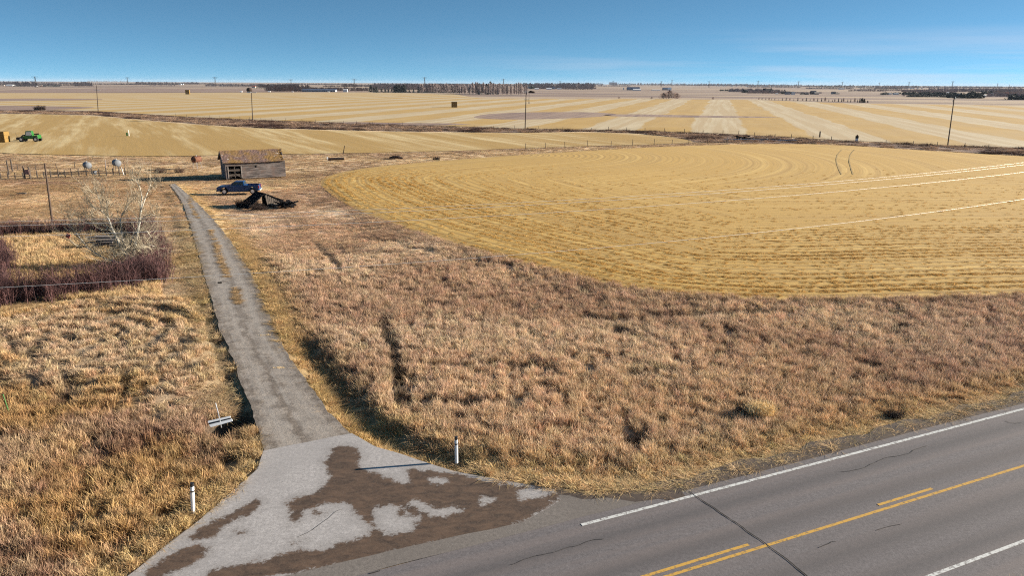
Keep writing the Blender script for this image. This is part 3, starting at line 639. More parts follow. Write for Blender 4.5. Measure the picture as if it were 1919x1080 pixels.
for (d_, a_, b_, sd_) in ((24, 14, 34, 1), (19, 34, 55, 2), (12, 55, 80, 3), (6, 80, 135, 4), (2.2, 135, 215, 6)):
    x, y, r = sample(d_, a_, b_, sd_); z, gh, den, C, pv, dM, Y, X, lf = ground_info(x, y)
    den = np.where(np.maximum(SD(x, y, LEFTF), np.maximum(SD(x, y, FAR), SD(x, y, COUL))) > -.5, 0, den)
    den = np.where(dM > .3, 0, den)
    den = np.where(Y < 412, den * .8, den)
    keep = r.uniform(size=len(x)) < den; x, y, z, gh, C = x[keep], y[keep], z[keep], gh[keep], C[keep]
    C = C * r.uniform(.78, 1.18, (len(x), 1)) * r.uniform(.94, 1.06, (len(x), 3))
    hh = gh * r.uniform(.55, 1.35, len(x)); wide = 1.0 + .0065 * np.maximum(0, y - 25)
    t_ = hh > .25
    for key, m_ in (('t', t_), ('s', ~t_)):
        pt[key].append((np.stack([x, y, z], -1)[m_], np.stack([wide, wide, hh if key == 't' else hh * .95], -1)[m_], np.stack([r.normal(0, .07, len(x)), r.normal(0, .07, len(x)), r.uniform(0, 6.28, len(x))], -1)[m_], C[m_]))
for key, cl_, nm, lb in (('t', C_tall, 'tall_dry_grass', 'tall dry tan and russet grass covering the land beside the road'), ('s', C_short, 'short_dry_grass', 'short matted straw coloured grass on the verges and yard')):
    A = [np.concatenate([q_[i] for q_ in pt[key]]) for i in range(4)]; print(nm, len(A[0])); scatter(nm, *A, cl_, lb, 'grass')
# grass crown creeping along the middle of the drive
gp = []
for pts, n_, w_ in (([(405, 455), (410, 475), (418, 500), (430, 520)], 110, .3), ([(440, 540), (448, 570)], 60, .28), ([(355, 372), (362, 395), (372, 410)], 60, .3), ([(395, 430), (402, 450)], 30, .2)):
    l_ = PL(pts); t_ = RNG.uniform(0, len(l_) - 1.001, n_); k_ = t_.astype(int); q_ = l_[k_] + (l_[k_ + 1] - l_[k_]) * (t_ - k_)[:, None]; gp.append(q_ + RNG.normal(0, w_ * .4, q_.shape))
gp = np.vstack(gp); n_ = len(gp); scatter('drive_crown_grass', np.column_stack([gp, np.zeros(n_)]), np.stack([np.full(n_, .7), np.full(n_, .7), RNG.uniform(.04, .12, n_)], -1), np.stack([np.zeros(n_), np.zeros(n_), RNG.uniform(0, 6, n_)], -1), np.array([.62, .44, .24]) * RNG.uniform(.5, 1.2, (n_, 1)), C_short, 'sparse straw tufts on the crown of the gravel drive', 'grass')
# stubble along the rows of the near field
r = np.random.default_rng(99)
x, y, r = sample(14, 54, 150, 8); dM = SD(x, y, MAIN); k = dM > .2; x, y = x[k], y[k]
d_, a_, _ = sdist(x, y, MAIN_A, False); ph = np.abs(((d_ + .2 * fbm(x / 6, y / 6, 3)) / 1.35) % 1 - .5) * 2
stk = fbm(a_ / 30, d_ / 1.35, 91, 3); pr = (.03 + .97 * (ph > .5)) * (.2 + .8 * ss(.40, .56, stk)) * (.12 + .88 * ss(38, 4, d_)); pr = pr * ss(150, 95, y)
k = r.uniform(size=len(x)) < pr; x, y, d_ = x[k], y[k], d_[k]
nz = fbm(x / 9, y / 9, 21)[:, None]; Cs = (np.array([.82, .56, .19]) * nz + np.array([.66, .40, .11]) * (1 - nz)) * r.uniform(.75, 1.2, (len(x), 1))
hh = r.uniform(.05, .13, len(x)); wide = .85 + .003 * y; print('stubble', len(x))
zst = .06 * ss(0, 2.5, d_)
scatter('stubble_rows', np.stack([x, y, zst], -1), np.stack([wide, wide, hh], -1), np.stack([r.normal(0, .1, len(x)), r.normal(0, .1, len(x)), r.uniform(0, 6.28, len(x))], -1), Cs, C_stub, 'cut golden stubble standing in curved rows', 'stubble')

# rough growth in the coulee; dark colour on its far lip also paints bank shade
r = np.random.default_rng(5); gx = r.uniform(-330, 480, 90000); gy = r.uniform(150, 470, 90000); cd = SD(gx, gy, COUL); lip, _, _ = sdist(gx, gy, PL([(-300, 205), (0, 208), (180, 210), (360, 221), (500, 227), (700, 234), (960, 242), (1180, 246), (1350, 252), (1480, 259), (1560, 264), (1650, 268), (1750, 273), (1919, 279), (2300, 297)]), False)
fb = fbm(gx / 14, gy / 9, 12); pr = np.where(cd > -.5, .38 + .5 * (fb > .55), 0) + (cd > -1) * (lip < 3.0) * .9; k = r.uniform(size=len(gx)) < pr; gx, gy, lip, fb = gx[k], gy[k], lip[k], fb[k]
Cb = np.where(((lip < 2.2) | (fb > .62))[:, None], np.array([[.10, .055, .042]]), np.array([[.42, .29, .20]])) * r.uniform(.6, 1.3, (len(gx), 1)); print('coulee', len(gx))
scatter('coulee_brush', np.stack([gx, gy, np.full(len(gx), -.1)], -1), np.stack([r.uniform(3, 5, len(gx)), r.uniform(3, 5, len(gx)), r.uniform(.3, .95, len(gx))], -1), np.stack([gx * 0, gx * 0, r.uniform(0, 6, len(gx))], -1), Cb, C_short, 'rough brown and dark brush filling the shallow coulee between the fields, its far lip coloured dark as bank shade', 'brush')

# ------------------------------------------------------------------ barn
def pt2(x, y): p = P(x, y); return float(p[0]), float(p[1])
bx, by = pt2(424, 335.5)
barn = empty('old_barn', (bx, by, -.05), R(28), 'weathered grey plank barn with rusty mossy shingle roof behind the pickup', 'barn')
BL, BW, EV, RG = 9.7, 5.6, 2.85, 4.45
fw = MB()                                     # front wall with a real opening x .35..2.6, z .15..2.05
for c, d in (((.175, .06, EV / 2), (.35, .12, EV)), ((1.475, .06, 2.47), (2.25, .12, .76)), (((2.6 + BL) / 2, .06, EV / 2), (BL - 2.6, .12, EV))): fw.box(c, d)
fw.build('front_wall', M['clap'], barn)
gl = MB(); gl.prism([(.13, 0), (BW - .13, 0), (BW - .13, EV), (BW / 2, RG - .08), (.13, EV)], 0, .12, 'x'); gl.build('gable_wall', M['clap'], barn)
gl = MB(); gl.prism([(.13, 0), (BW - .13, 0), (BW - .13, EV), (BW / 2, RG - .08), (.13, EV)], BL - .12, BL, 'x'); gl.build('gable_wall', M['clap'], barn)
MB().box((BL / 2, BW - .06, EV / 2), (BL, .12, EV)).build('back_wall', M['clap'], barn)
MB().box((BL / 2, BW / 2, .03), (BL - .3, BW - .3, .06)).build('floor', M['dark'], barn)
rf = mesh_obj('roof', [], [], None); bpy.data.objects.remove(rf)
def slope(y0, z0, y1, z1, x0, x1, holes=()):
    V = []; Fc = []; U = []; nx, ny = 44, 12; r_ = random.Random(4)
    ln = math.hypot(y1 - y0, z1 - z0)
    for j in range(ny + 1):
        for i in range(nx + 1):
            t = j / ny; sag = -.10 * math.sin(math.pi * i / nx) * (1 - .5 * t) + .025 * r_.uniform(-1, 1)
            x = x0 + (x1 - x0) * i / nx; V.append((x, y0 + (y1 - y0) * t, z0 + (z1 - z0) * t + sag)); U.append((x, t * ln))
    for j in range(ny):
        for i in range(nx):
            if (i / nx > .93 and r_.random() < .35 + .4 * (i / nx > .975)): continue
            a_ = j * (nx + 1) + i; Fc.append((a_, a_ + 1, a_ + nx + 2, a_ + nx + 1))
    o = mesh_obj('roof_slope', V, Fc, M['shingle'], barn); uvl = o.data.uv_layers.new(name='UVMap')
    for lp in o.data.loops: uvl.data[lp.index].uv = U[lp.vertex_index]
    s_ = o.modifiers.new('s', 'SOLIDIFY'); s_.thickness = .07; return o
slope(-.35, EV - .12, BW / 2, RG, -.35, BL + .1); slope(BW + .35, EV - .12, BW / 2, RG, -.35, BL + .1)
f = MB(); f.tube([(-.36, -.33, EV - .2), (-.36, BW / 2, RG - .09)], .06, 4); f.tube([(-.36, BW + .33, EV - .2), (-.36, BW / 2, RG - .09)], .06, 4); f.build('barge_board', M['wood_grey'], barn)
f = MB()
for i in range(11): f.tube([(.1 + i * .95, -.3, EV - .22), (.1 + i * .95, BW / 2, RG - .14)], .045, 4)
f.build('rafter', M['wood_grey'], barn)
MB().box((3.0, -.05, 2.14), (4.4, .07, .10)).build('door_track', M['post'], barn)
MB().box((.42, -.03, 1.1), (.14, .08, 1.95)).build('door_post', M['wood_grey'], barn)
MB().box((2.52, -.03, 1.1), (.14, .08, 1.95)).build('door_post', M['wood_grey'], barn)
g = MB(); g.box((1.47, .02, 1.42), (1.95, .05, .34)); g.box((1.47, .02, .62), (1.95, .05, .34)); g.box((1.47, .08, 1.1), (.12, .05, 1.9)); g.tube([(.55, -.02, .2), (1.4, -.02, .75)], .04, 4); g.tube([(1.5, -.02, .75), (2.4, -.02, .2)], .04, 4)
g.build('plank_gate', M['post'], barn)
MB().box((4.9, -.02, 1.96), (.16, .05, .42)).build('vent_slot', M['dark'], barn)

# ------------------------------------------------------------------ pickup (nose towards -x)
tx, ty = pt2(449, 361.5)
truck = empty('pickup_truck', (tx, ty, -.06), R(9), 'dark blue extended cab pickup truck parked in front of the old barn', 'truck')
TW = 1.0
b_ = MB()
prof = [(-2.88, .45), (-2.92, .78), (-2.86, 1.02), (-2.6, 1.12), (-1.35, 1.22), (-1.2, 1.24), (.9, 1.24), (.95, 1.24), (.95, .42), (-1.35, .42), (-1.4, .7), (-1.6, .92), (-1.9, .98), (-2.2, .92), (-2.4, .7), (-2.45, .45)]
b_.prism(prof, -TW, TW); b_.build('body', M['truck_blue'], truck, bevel=.04)
b_ = MB(); prof = [(.98, .45), (.98, 1.28), (2.86, 1.28), (2.9, .5), (2.55, .5), (2.5, .74), (2.3, .94), (2.0, 1.0), (1.7, .94), (1.5, .74), (1.45, .45)]
n0 = len(prof); b_.prism(prof, -TW, -TW + .07); b_.prism(prof, TW - .07, TW); b_.box((1.03, 0, .9), (.08, 2 * TW - .15, .75)); b_.box((2.84, 0, .9), (.07, 2 * TW - .15, .75)); b_.box((1.93, 0, .62), (1.8, 2 * TW - .15, .08))
b_.build('bed', M['truck_blue'], truck, bevel=.02)
MB().box((1.93, 0, .69), (1.76, 2 * TW - .2, .03)).build('bed_liner', M['black'], truck)
c_ = MB(); z0, z1 = 1.235, 1.80
bot = [(-1.22, -.95), (.93, -.95), (.93, .95), (-1.22, .95)]; top_ = [(-.42, -.74), (.80, -.74), (.80, .74), (-.42, .74)]
V = [(x, y, z0) for x, y in bot] + [(x, y, z1) for x, y in top_]
c_.add(V, [(0, 3, 2, 1), (4, 5, 6, 7), (0, 1, 5, 4), (1, 2, 6, 5), (2, 3, 7, 6), (3, 0, 4, 7)]); c_.build('cab', M['truck_blue'], truck, bevel=.05)
def pane(name, q4, off=.012, m='glass'):
    q4 = [Vector(p) for p in q4]; n_ = (q4[1] - q4[0]).cross(q4[2] - q4[0]).normalized()
    if n_.dot(sum(q4, Vector()) / 4 - Vector((-.15, 0, 1.4))) < 0: n_ = -n_
    V = [p + n_ * off for p in q4] + [p - n_ * .02 for p in q4]
    return MB().add(V, [(0, 1, 2, 3), (7, 6, 5, 4), (0, 4, 5, 1), (1, 5, 6, 2), (2, 6, 7, 3), (3, 7, 4, 0)]).build(name, M[m], truck)
def lerp(a, b, t): return tuple(a[i] + (b[i] - a[i]) * t for i in range(3))
for sgn in (-1, 1):
    B0, B1 = (-1.22, .95 * sgn, z0), (.93, .95 * sgn, z0); T0, T1 = (-.42, .74 * sgn, z1), (.80, .74 * sgn, z1)
    def q_(u, t): return lerp(lerp(B0, B1, u), lerp(T0, T1, u), t)
    pane('side_window', [q_(.10, .12), q_(.52, .12), q_(.52, .86), q_(.10, .86)])
    pane('side_window', [q_(.57, .12), q_(.92, .12), q_(.92, .86), q_(.57, .86)])
pane('windshield', [(-1.13, -.82, 1.30), (-1.13, .82, 1.30), (-.50, .68, 1.75), (-.50, -.68, 1.75)])
pane('rear_window', [(.915, -.75, 1.36), (.915, .75, 1.36), (.825, .62, 1.72), (.825, -.62, 1.72)])
for x_ in (-1.9, 2.0):
    for s_ in (-1, 1):
        wh = empty('wheel', (x_, s_ * .87, .40)); wh.parent = truck
        MB().tube([(0, -.12, 0), (0, .12, 0)], .40, 20).build('tyre', M['black_rubber'], wh)
        MB().tube([(0, s_ * .05, 0), (0, s_ * .135, 0)], .25, 16).build('rim', M['chrome'], wh)
    MB().tube([(x_, -.85, .4), (x_, .85, .4)], .07, 6).build('axle', M['black'], truck)
MB().box((-2.93, 0, .52), (.16, 1.96, .22)).build('front_bumper', M['black'], truck, bevel=.03)
MB().box((2.98, 0, .55), (.16, 1.9, .2)).build('rear_bumper', M['chrome'], truck, bevel=.03)
MB().box((-2.93, 0, .85), (.06, 1.2, .25)).build('grille', M['black'], truck)
for s_ in (-1, 1):
    MB().box((-2.88, s_ * .82, .88), (.12, .3, .2)).build('headlight', M['lens'], truck)
    MB().box((2.89, s_ * .9, 1.0), (.08, .2, .42)).build('tail_light', M['tail'], truck)
    MB().box((-1.0, s_ * 1.12, 1.28), (.12, .2, .22)).build('mirror', M['black'], truck, bevel=.02)
MB().box((.0, 0, .36), (5.2, 1.3, .16)).build('chassis', M['black'], truck)

# ------------------------------------------------------------------ collapsed shed roof
cx_, cy_ = pt2(497, 386)
cs = empty('collapsed_shed', (cx_ - .3, cy_, -.1), R(48), 'low collapsed shed, only its dark gabled roof left on the grass, near the pickup', 'ruined shed')
f = MB(); f.add([(-2.3, -.3, .05), (0.3, -.2, 1.75), (.55, 2.4, 1.75), (-2.2, 2.6, .1), (-2.3, -.3, -.05), (.3, -.2, 1.64), (.55, 2.4, 1.64), (-2.2, 2.6, 0)], [(0, 1, 2, 3), (7, 6, 5, 4), (0, 4, 5, 1), (1, 5, 6, 2), (2, 6, 7, 3), (3, 7, 4, 0)]); f.build('roof_slope', M['dark'], cs)
f = MB(); f.add([(.3, -.2, 1.75), (2.9, -.7, .55), (3.2, 2.2, .6), (.55, 2.4, 1.75), (.3, -.2, 1.66), (2.9, -.7, .45), (3.2, 2.2, .5), (.55, 2.4, 1.66)], [(0, 1, 2, 3), (7, 6, 5, 4), (0, 4, 5, 1), (1, 5, 6, 2), (2, 6, 7, 3), (3, 7, 4, 0)]); f.build('roof_slope', M['dark'], cs)
MB().add([(.2, -.22, 0), (2.8, -.6, 0), (2.8, -.6, .45), (.3, -.1, 1.6), (.2, .5, 0), (2.8, .4, 0), (2.8, .4, .45), (.3, .6, 1.6)], [(0, 1, 2, 3), (7, 6, 5, 4), (0, 4, 5, 1), (1, 5, 6, 2), (2, 6, 7, 3), (3, 7, 4, 0)]).build('gable_wall', M['dark'], cs)
r_ = random.Random(3)
for i in range(9):
    t = i / 9; z_ = .1 + 1.45 * (1 - t); MB().box((.4 + 2.2 * t, -.45 - .25 * t, z_ / 2 + .02), (.23, .05, z_ * .95), ry=r_.uniform(-.25, .1)).build('plank', M['post'], cs)
for i in range(7): MB().box((1.2 + .3 * i, -.9 + r_.uniform(-.3, .3), .12 + .1 * r_.random()), (1.3, .16, .04), rz=r_.uniform(-.6, .6), ry=r_.uniform(-.3, .3)).build('fallen_board', M['wood_grey'], cs)
f = MB(); [f.box((3.2 + r_.uniform(-.8, .8), r_.uniform(-.5, .8), .25 + .35 * r_.random()), (1.6, .5, .12), rz=r_.uniform(-1, 1), ry=r_.uniform(-.5, .5)) for _ in range(16)]; f.box((3.3, .2, .35), (1.3, 1.0, .6), rz=.4, taper=.7); f = f.build('wreckage', M['dark'], cs); f.rotation_euler.z = -R(45); f.location = (-.6, -.4, 0)

# ------------------------------------------------------------------ brush heaps (spiky dead shrubs): many thin stems from a footprint
def sticks(pts, h, spread, n, seed, thick=.02, zj=.3):
    """pts: list of (x,y,z) roots; returns verts/tris of thin tapered stems with side twigs"""
    r = np.random.default_rng(seed); k = r.integers(0, len(pts), n); base = np.asarray(pts)[k]
    a_ = r.uniform(0, 6.283, n); ln = h * r.uniform(.25, 1.15, n); le = spread * r.uniform(.1, 1, n) * ln
    top_ = base + np.stack([np.cos(a_) * le, np.sin(a_) * le, ln], -1)
    V = []; 
    def seg(p, q_, w_):
        o_ = r.uniform(0, 6.283, len(p)); ww = np.stack([np.cos(o_), np.sin(o_), np.zeros(len(p))], -1) * w_
        return np.stack([p - ww, p + ww, q_], 1)
    tris = [seg(base, top_, thick)]
    for j in range(4):
        t = r.uniform(.3, .85, n)[:, None]; p = base + (top_ - base) * t; b_ = r.uniform(0, 6.283, n); l2 = ln * r.uniform(.15, .4, n)
        q_ = p + np.stack([np.cos(b_) * l2 * .6, np.sin(b_) * l2 * .6, l2 * r.uniform(.3, 1, n)], -1); tris.append(seg(p, q_, thick * .7))
    T3 = np.concatenate(tris).reshape(-1, 3); return T3, np.arange(len(T3)).reshape(-1, 3)
def heap(px, py, rx, ry, h, n, m, name, label, cat, seed, spread=1.1, thick=.02, group=None):
    x, y = pt2(px, py); r = np.random.default_rng(seed); a_ = r.uniform(0, 6.283, 60); q_ = np.sqrt(r.uniform(size=60))
    V, T_ = sticks(np.stack([np.cos(a_) * q_ * rx, np.sin(a_) * q_ * ry, np.full(60, -.05)], -1), h, spread, n, seed, thick)
    o = fast_mesh(name, V, T_, M[m]); o.location = (x, y, -.15); return tag(o, label, cat, group)
heap(464, 386, 1.5, .8, 1.1, 900, 'shrub_dark', 'dead_shrub', 'dark leafless shrub tangled at the left end of the collapsed shed', 'shrub', 1)
heap(484, 391, 1.0, .5, .7, 350, 'shrub_dark', 'dead_shrub', 'small dark shrub growing in front of the collapsed roof', 'shrub', 2)
heap(300, 322, 1.1, .6, 1.1, 260, 'brush', 'dead_shrub', 'brown tangled shrub in the yard left of the rusty tank', 'shrub', 3)
heap(336, 322, .8, .6, 1.2, 180, 'brush', 'dead_shrub', 'brown shrub nearest the rusty tank on stilts', 'shrub', 4)
heap(1424, 778, .38, .34, .75, 3000, 'straw', 'pale_grass_clump', 'bright straw coloured bushy clump standing out in the russet grass', 'grass clump', 5, .95, .012)
for i, (px, py, lb) in enumerate(((1395, 772, 'low black shrub left of the bright straw clump'), (1190, 826, 'low dark shrub in the grass above the roadside verge'), (345, 652, 'low dark shrub in the flattened grass left of the gravel drive'), (1678, 778, 'low dark shrub beside the highway at the right'), (886, 757, 'small round dark shrub in tall grass above the right marker post'), (1168, 622, 'dark purplish shrub amid the middle of the tall grass'), (1693, 612, 'dark shrub below the stubble field on the right'))):
    heap(px, py, .5, .3, .45, 300, 'shrub_dark', 'low_shrub', lb, 'shrub', 20 + i, .8, .014)
heap(74, 206, 3.2, 1.2, 2.6, 400, 'shrub_dark', 'low_shrub', 'dark shrub at the edge of the stubble, far left by the coulee', 'shrub', 9, .9, .09)

# ------------------------------------------------------------------ hedges
def hedge(line, wid, h, dens, label, seed):
    r = np.random.default_rng(seed); line = np.asarray(line); ds = np.hypot(*(line[1:] - line[:-1]).T); Lh = ds.sum(); n = int(Lh * wid * dens)
    t = np.sort(r.uniform(0, Lh, n)); cum = np.concatenate([[0], np.cumsum(ds)]); k = np.clip(np.searchsorted(cum, t) - 1, 0, len(ds) - 1)
    p = line[k] + (line[k + 1] - line[k]) * ((t - cum[k]) / ds[k])[:, None]; tn = (line[k + 1] - line[k]) / ds[k][:, None]; nn_ = np.stack([-tn[:, 1], tn[:, 0]], -1)
    edge = 1 + .25 * (fbm(t / 1.3, t * 0, seed) - .5); p = p + nn_ * (r.normal(0, .30, n).clip(-.75, .75) * wid * edge + wid * .5)[:, None] + (np.stack([fbm(t / 2.0, t * 0, seed + 3), fbm(t / 2.0, t * 0, seed + 9)], -1) - .5) * 1.1
    hh = h * (.45 + .85 * fbm(p[:, 0] / .8, p[:, 1] / .8, seed)); root = np.column_stack([p, np.full(n, -.3)])
    V, T_ = sticks(root, h * 1.0, .30, n, seed, .021); 
    V = V.reshape(5, n, 3, 3); V[..., 2] = -.3 + (V[..., 2] + .3) * (hh / h)[None, :, None]
    return tag(fast_mesh('hedge', V.reshape(-1, 3), T_, M['hedge']), label, 'hedge')
hedge(hedgeF, 2.6, 2.3, 150, 'long leafless purple-brown hedge nearest the camera, left of the gravel drive', 1)
hedge(hedgeR, 2.1, 1.9, 130, 'leafless hedge running away from the camera beside the pale tree', 2)
hedge(hedgeB, 2.2, 1.9, 120, 'leafless hedge at the back of the enclosure, behind the pale tree', 3)
hedge(hedgeL, 1.6, 1.9, 90, 'leafless hedge cut off by the left edge of the picture', 4)

# ------------------------------------------------------------------ bare pale tree
def tree_bare():
    bx_, by_ = pt2(243, 497); D0 = by_; tr = empty('bare_tree', (bx_, by_, -.2), 0, 'leafless pale-barked tree with spreading crooked limbs inside the hedge corner', 'tree')
    r = random.Random(11); wood = MB(); tw = MB()
    def q3(px, py, dy=0):
        X, Z = PZ(px, py, D0 + dy); return Vector((X - bx_, dy, Z + .2))
    def grow(mb, p, d, ln, rad, depth):
        pts = [p]; k = 4
        for i in range(k):
            d = (d + Vector((r.uniform(-.3, .3), r.uniform(-.3, .3), r.uniform(-.12, .22)))).normalized(); pts.append(pts[-1] + d * ln / k)
        mb.tube(pts, [rad * (1 - .7 * i / k) for i in range(k + 1)], 4 if rad > .02 else 3, False)
        if depth > 0:
            for i in range(1, k + 1):
                for _ in range(2 if depth > 1 else 2):
                    if r.random() < .8:
                        nd = (d + Vector((r.uniform(-1, 1), r.uniform(-1, 1), r.uniform(-.3, .9)))).normalized(); grow(tw, pts[i], nd, ln * r.uniform(.4, .65), max(.006, rad * .45), depth - 1)
    limbs = [([(243, 497), (238, 480), (226, 460), (216, 440), (208, 425), (204, 412), (198, 402), (186, 392), (168, 386)], .17, .03, -.2),
             ([(205, 414), (202, 400), (200, 386), (201, 372)], .07, .02, .4), ([(196, 400), (190, 385), (184, 368), (176, 352)], .05, .015, -.3),
             ([(238, 482), (229, 450), (227, 430), (225, 412), (229, 402), (236, 392), (240, 384)], .11, .03, .8),
             ([(248, 488), (254, 455), (258, 436), (262, 415), (264, 395), (266, 370), (262, 350), (252, 335)], .14, .02, 1.2),
             ([(264, 395), (272, 372), (280, 352), (284, 340)], .06, .015, 1.0), ([(262, 415), (272, 405), (284, 402), (296, 406)], .05, .015, .2),
             ([(212, 436), (200, 424), (185, 420), (166, 417), (150, 414)], .09, .025, -.8), ([(208, 425), (192, 433), (178, 424), (168, 420)], .05, .015, -1.2),
             ([(236, 496), (206, 488), (184, 478), (165, 465), (153, 450), (142, 436), (128, 420)], .09, .02, -1.3), ([(165, 465), (150, 458), (145, 462)], .04, .015, -1.5),
             ([(244, 480), (262, 462), (278, 458), (290, 462)], .07, .02, .5), ([(240, 470), (250, 440), (262, 432), (276, 434), (284, 445)], .06, .02, .9),
             ([(242, 492), (258, 482), (276, 486), (290, 492)], .05, .02, -.8), ([(238, 488), (222, 476), (212, 484), (206, 494)], .05, .02, -.9)]
    for pts, r0, r1, dy in limbs:
        n = len(pts); p3 = [q3(px, py, dy * i / (n - 1)) for i, (px, py) in enumerate(pts)]
        wood.tube(p3, [r0 + (r1 - r0) * i / (n - 1) for i in range(n)], 7)
        for i in range(2, n):
            for _ in range(4):
                d = ((p3[i] - p3[i - 1]).normalized() * .8 + Vector((r.uniform(-1, 1), r.uniform(-1, 1), r.uniform(-.1, 1)))).normalized(); t = r.random(); grow(tw, p3[i - 1].lerp(p3[i], t), d, r.uniform(.8, 1.9), .024, 2)
    for _ in range(150):                                   # curly suckers round the base
        a_ = r.uniform(0, 6.28); p = Vector((math.cos(a_) * r.uniform(0, 1.6) + .4, math.sin(a_) * 1.0, r.uniform(.8, 2.2))); grow(tw, p, Vector((r.uniform(-1, 1), r.uniform(-1, 1), r.uniform(-.2, .8))).normalized(), r.uniform(.7, 1.4), .018, 1)
    wood.build('trunk', M['bark'], tr, True); tw.build('crown', M['twig_pale'], tr)
tree_bare()
x_, z_ = PZ(145, 434, 62); tag(MB().box((0, 0, 0), (.32, .05, .36), ry=.5).build('red_tag', M['red']), 'small red scrap caught in a low branch of the pale tree', 'scrap').location = (x_, 60.6, z_ - .1)

# ------------------------------------------------------------------ tanks on stands
def tank(px, py, tz, rad, ln, rz, m, label, leg='wood_grey'):
    x, y = pt2(px, py); t = empty('fuel_tank', (x, y, -.12), rz, label, 'tank')
    n = 20; b = MB(); b.tube([(0, -ln / 2 - .08, tz), (0, -ln / 2, tz), (0, ln / 2, tz), (0, ln / 2 + .08, tz)], [rad * .86, rad, rad, rad * .86], n); b.build('drum', M[m], t, True)
    for y_ in (-ln / 2 + .02, ln / 2 - .02): MB().tube([(0, y_ - .02, tz), (0, y_ + .02, tz)], rad * 1.03, n).build('rim_band', M[m], t)
    for sx_ in (-1, 1):
        for sy_ in (-1, 1): MB().tube([(sx_ * rad * .95, sy_ * ln * .38, 0), (sx_ * rad * .55, sy_ * ln * .34, tz - rad * .8)], .05, 5).build('leg', M[leg], t)
    MB().tube([(-rad * .8, -ln * .36, tz * .45), (rad * .8, -ln * .36, tz * .45)], .035, 5).build('crossbar', M[leg], t)
    MB().tube([(0, 0, tz + rad * .9), (0, 0, tz + rad + .18)], .06, 8).build('filler_cap', M['steel'], t); return t
tank(165, 322, 1.3, .54, 1.2, R(50), 'tank_white', 'faded grey-white fuel tank on short legs, left one of the pale pair', 'post')
tank(220, 318, 1.35, .60, 1.2, R(48), 'tank_white', 'rounder pale white fuel tank, right one of the pale pair', 'post')
tank(370, 315, 1.75, .58, 1.5, R(-22), 'tank_rust', 'rust-brown fuel tank raised on pale stilts left of the barn')

# ------------------------------------------------------------------ telehandler and bales
hx, hy = pt2(57, 265)
th = empty('telehandler', (hx, hy, 0), R(4), 'green telehandler with raised cab and front fork, working beside the bale stack', 'farm vehicle')
SC = 1.25
b = MB(); b.prism([(-1.6, .7), (-1.7, 1.3), (-.9, 1.5), (.9, 1.5), (2.4, 1.75), (2.5, 1.6), (2.55, .8), (1.9, .7)], -.9, .9); b.build('body', M['green'], th, bevel=.06)
b = MB(); b.prism([(-.75, 1.4), (-.45, 2.75), (1.0, 2.75), (1.15, 1.4)], -.85, .25); b.build('cab', M['green'], th, bevel=.04)
for y_ in (-.865, .265): MB().prism([(-.5, 1.6), (-.3, 2.55), (.85, 2.55), (.95, 1.6)], y_ - .01, y_ + .01).build('window', M['lens'], th)
MB().box((-.62, -.3, 2.1), (.02, .95, .9), ry=R(12)).build('windshield', M['glass'], th)
for x_ in (-1.7, 1.95):
    for y_ in (-.95, .95):
        wh = empty('wheel', (x_, y_, .62)); wh.parent = th
        MB().tube([(0, -.22, 0), (0, .22, 0)], .62, 20).build('tyre', M['black_rubber'], wh)
        s_ = 1 if y_ > 0 else -1; MB().tube([(0, s_ * .1, 0), (0, s_ * .24, 0)], .33, 14).build('rim', M['white'], wh)
b = MB(); b.tube([(2.2, .55, 1.95), (-2.0, .55, 1.55), (-2.9, .55, .8)], [.17, .17, .14], 4); b.build('boom', M['black'], th)
b = MB(); b.box((-3.0, 0, .75), (.12, 1.7, .7)); b.build('carriage', M['black'], th)
for y_ in (-.6, -.2, .2, .6): MB().tube([(-3.0, y_, .4), (-3.9, y_, .36)], .045, 5).build('fork_tine', M['black'], th)
MB().tube([(-3.05, 0, 1.1), (-3.5, 0, 2.2)], .03, 5).build('fork_tine', M['black'], th)
def bales(px, py, nx, nz, ny, rz, label, grp):
    x, y = pt2(px, py); c_, s_ = math.cos(rz), math.sin(rz); first = None; BX, BY, BZ = 1.25, 2.4, .9
    for k in range(nz):
        for i in range(nx):
            for j in range(ny):
                lx, ly = (i - (nx - 1) / 2) * (BX + .03), j * (BY + .03); loc = (x + c_ * lx - s_ * ly, y + s_ * lx + c_ * ly, k * (BZ + .01) + .0)
                if first is None:
                    b = MB(); b.box((0, 0, BZ / 2), (BX, BY, BZ)); first = b.build('straw_bale', M['bale'], bevel=.06); first.location = loc; first.rotation_euler = (0, 0, rz); tag(first, label, 'bale', grp)
                else: copy_tree(first, loc, rz + RNG.uniform(-.02, .02))
bales(-4, 266, 4, 3, 1, R(3), 'big square straw bale in the stack at the left edge, beside the green machine', 'bales in the stack beside the green machine')
bales(851.5, 201, 3, 4, 1, R(4), 'big square straw bale in the lone stack in the middle of the pale field', 'bales in the lone stack in mid field')
bales(352, 176.5, 4, 6, 1, R(2), 'big square straw bale in the far stack at the back edge of the left field', 'bales in the far stack at the field edge')

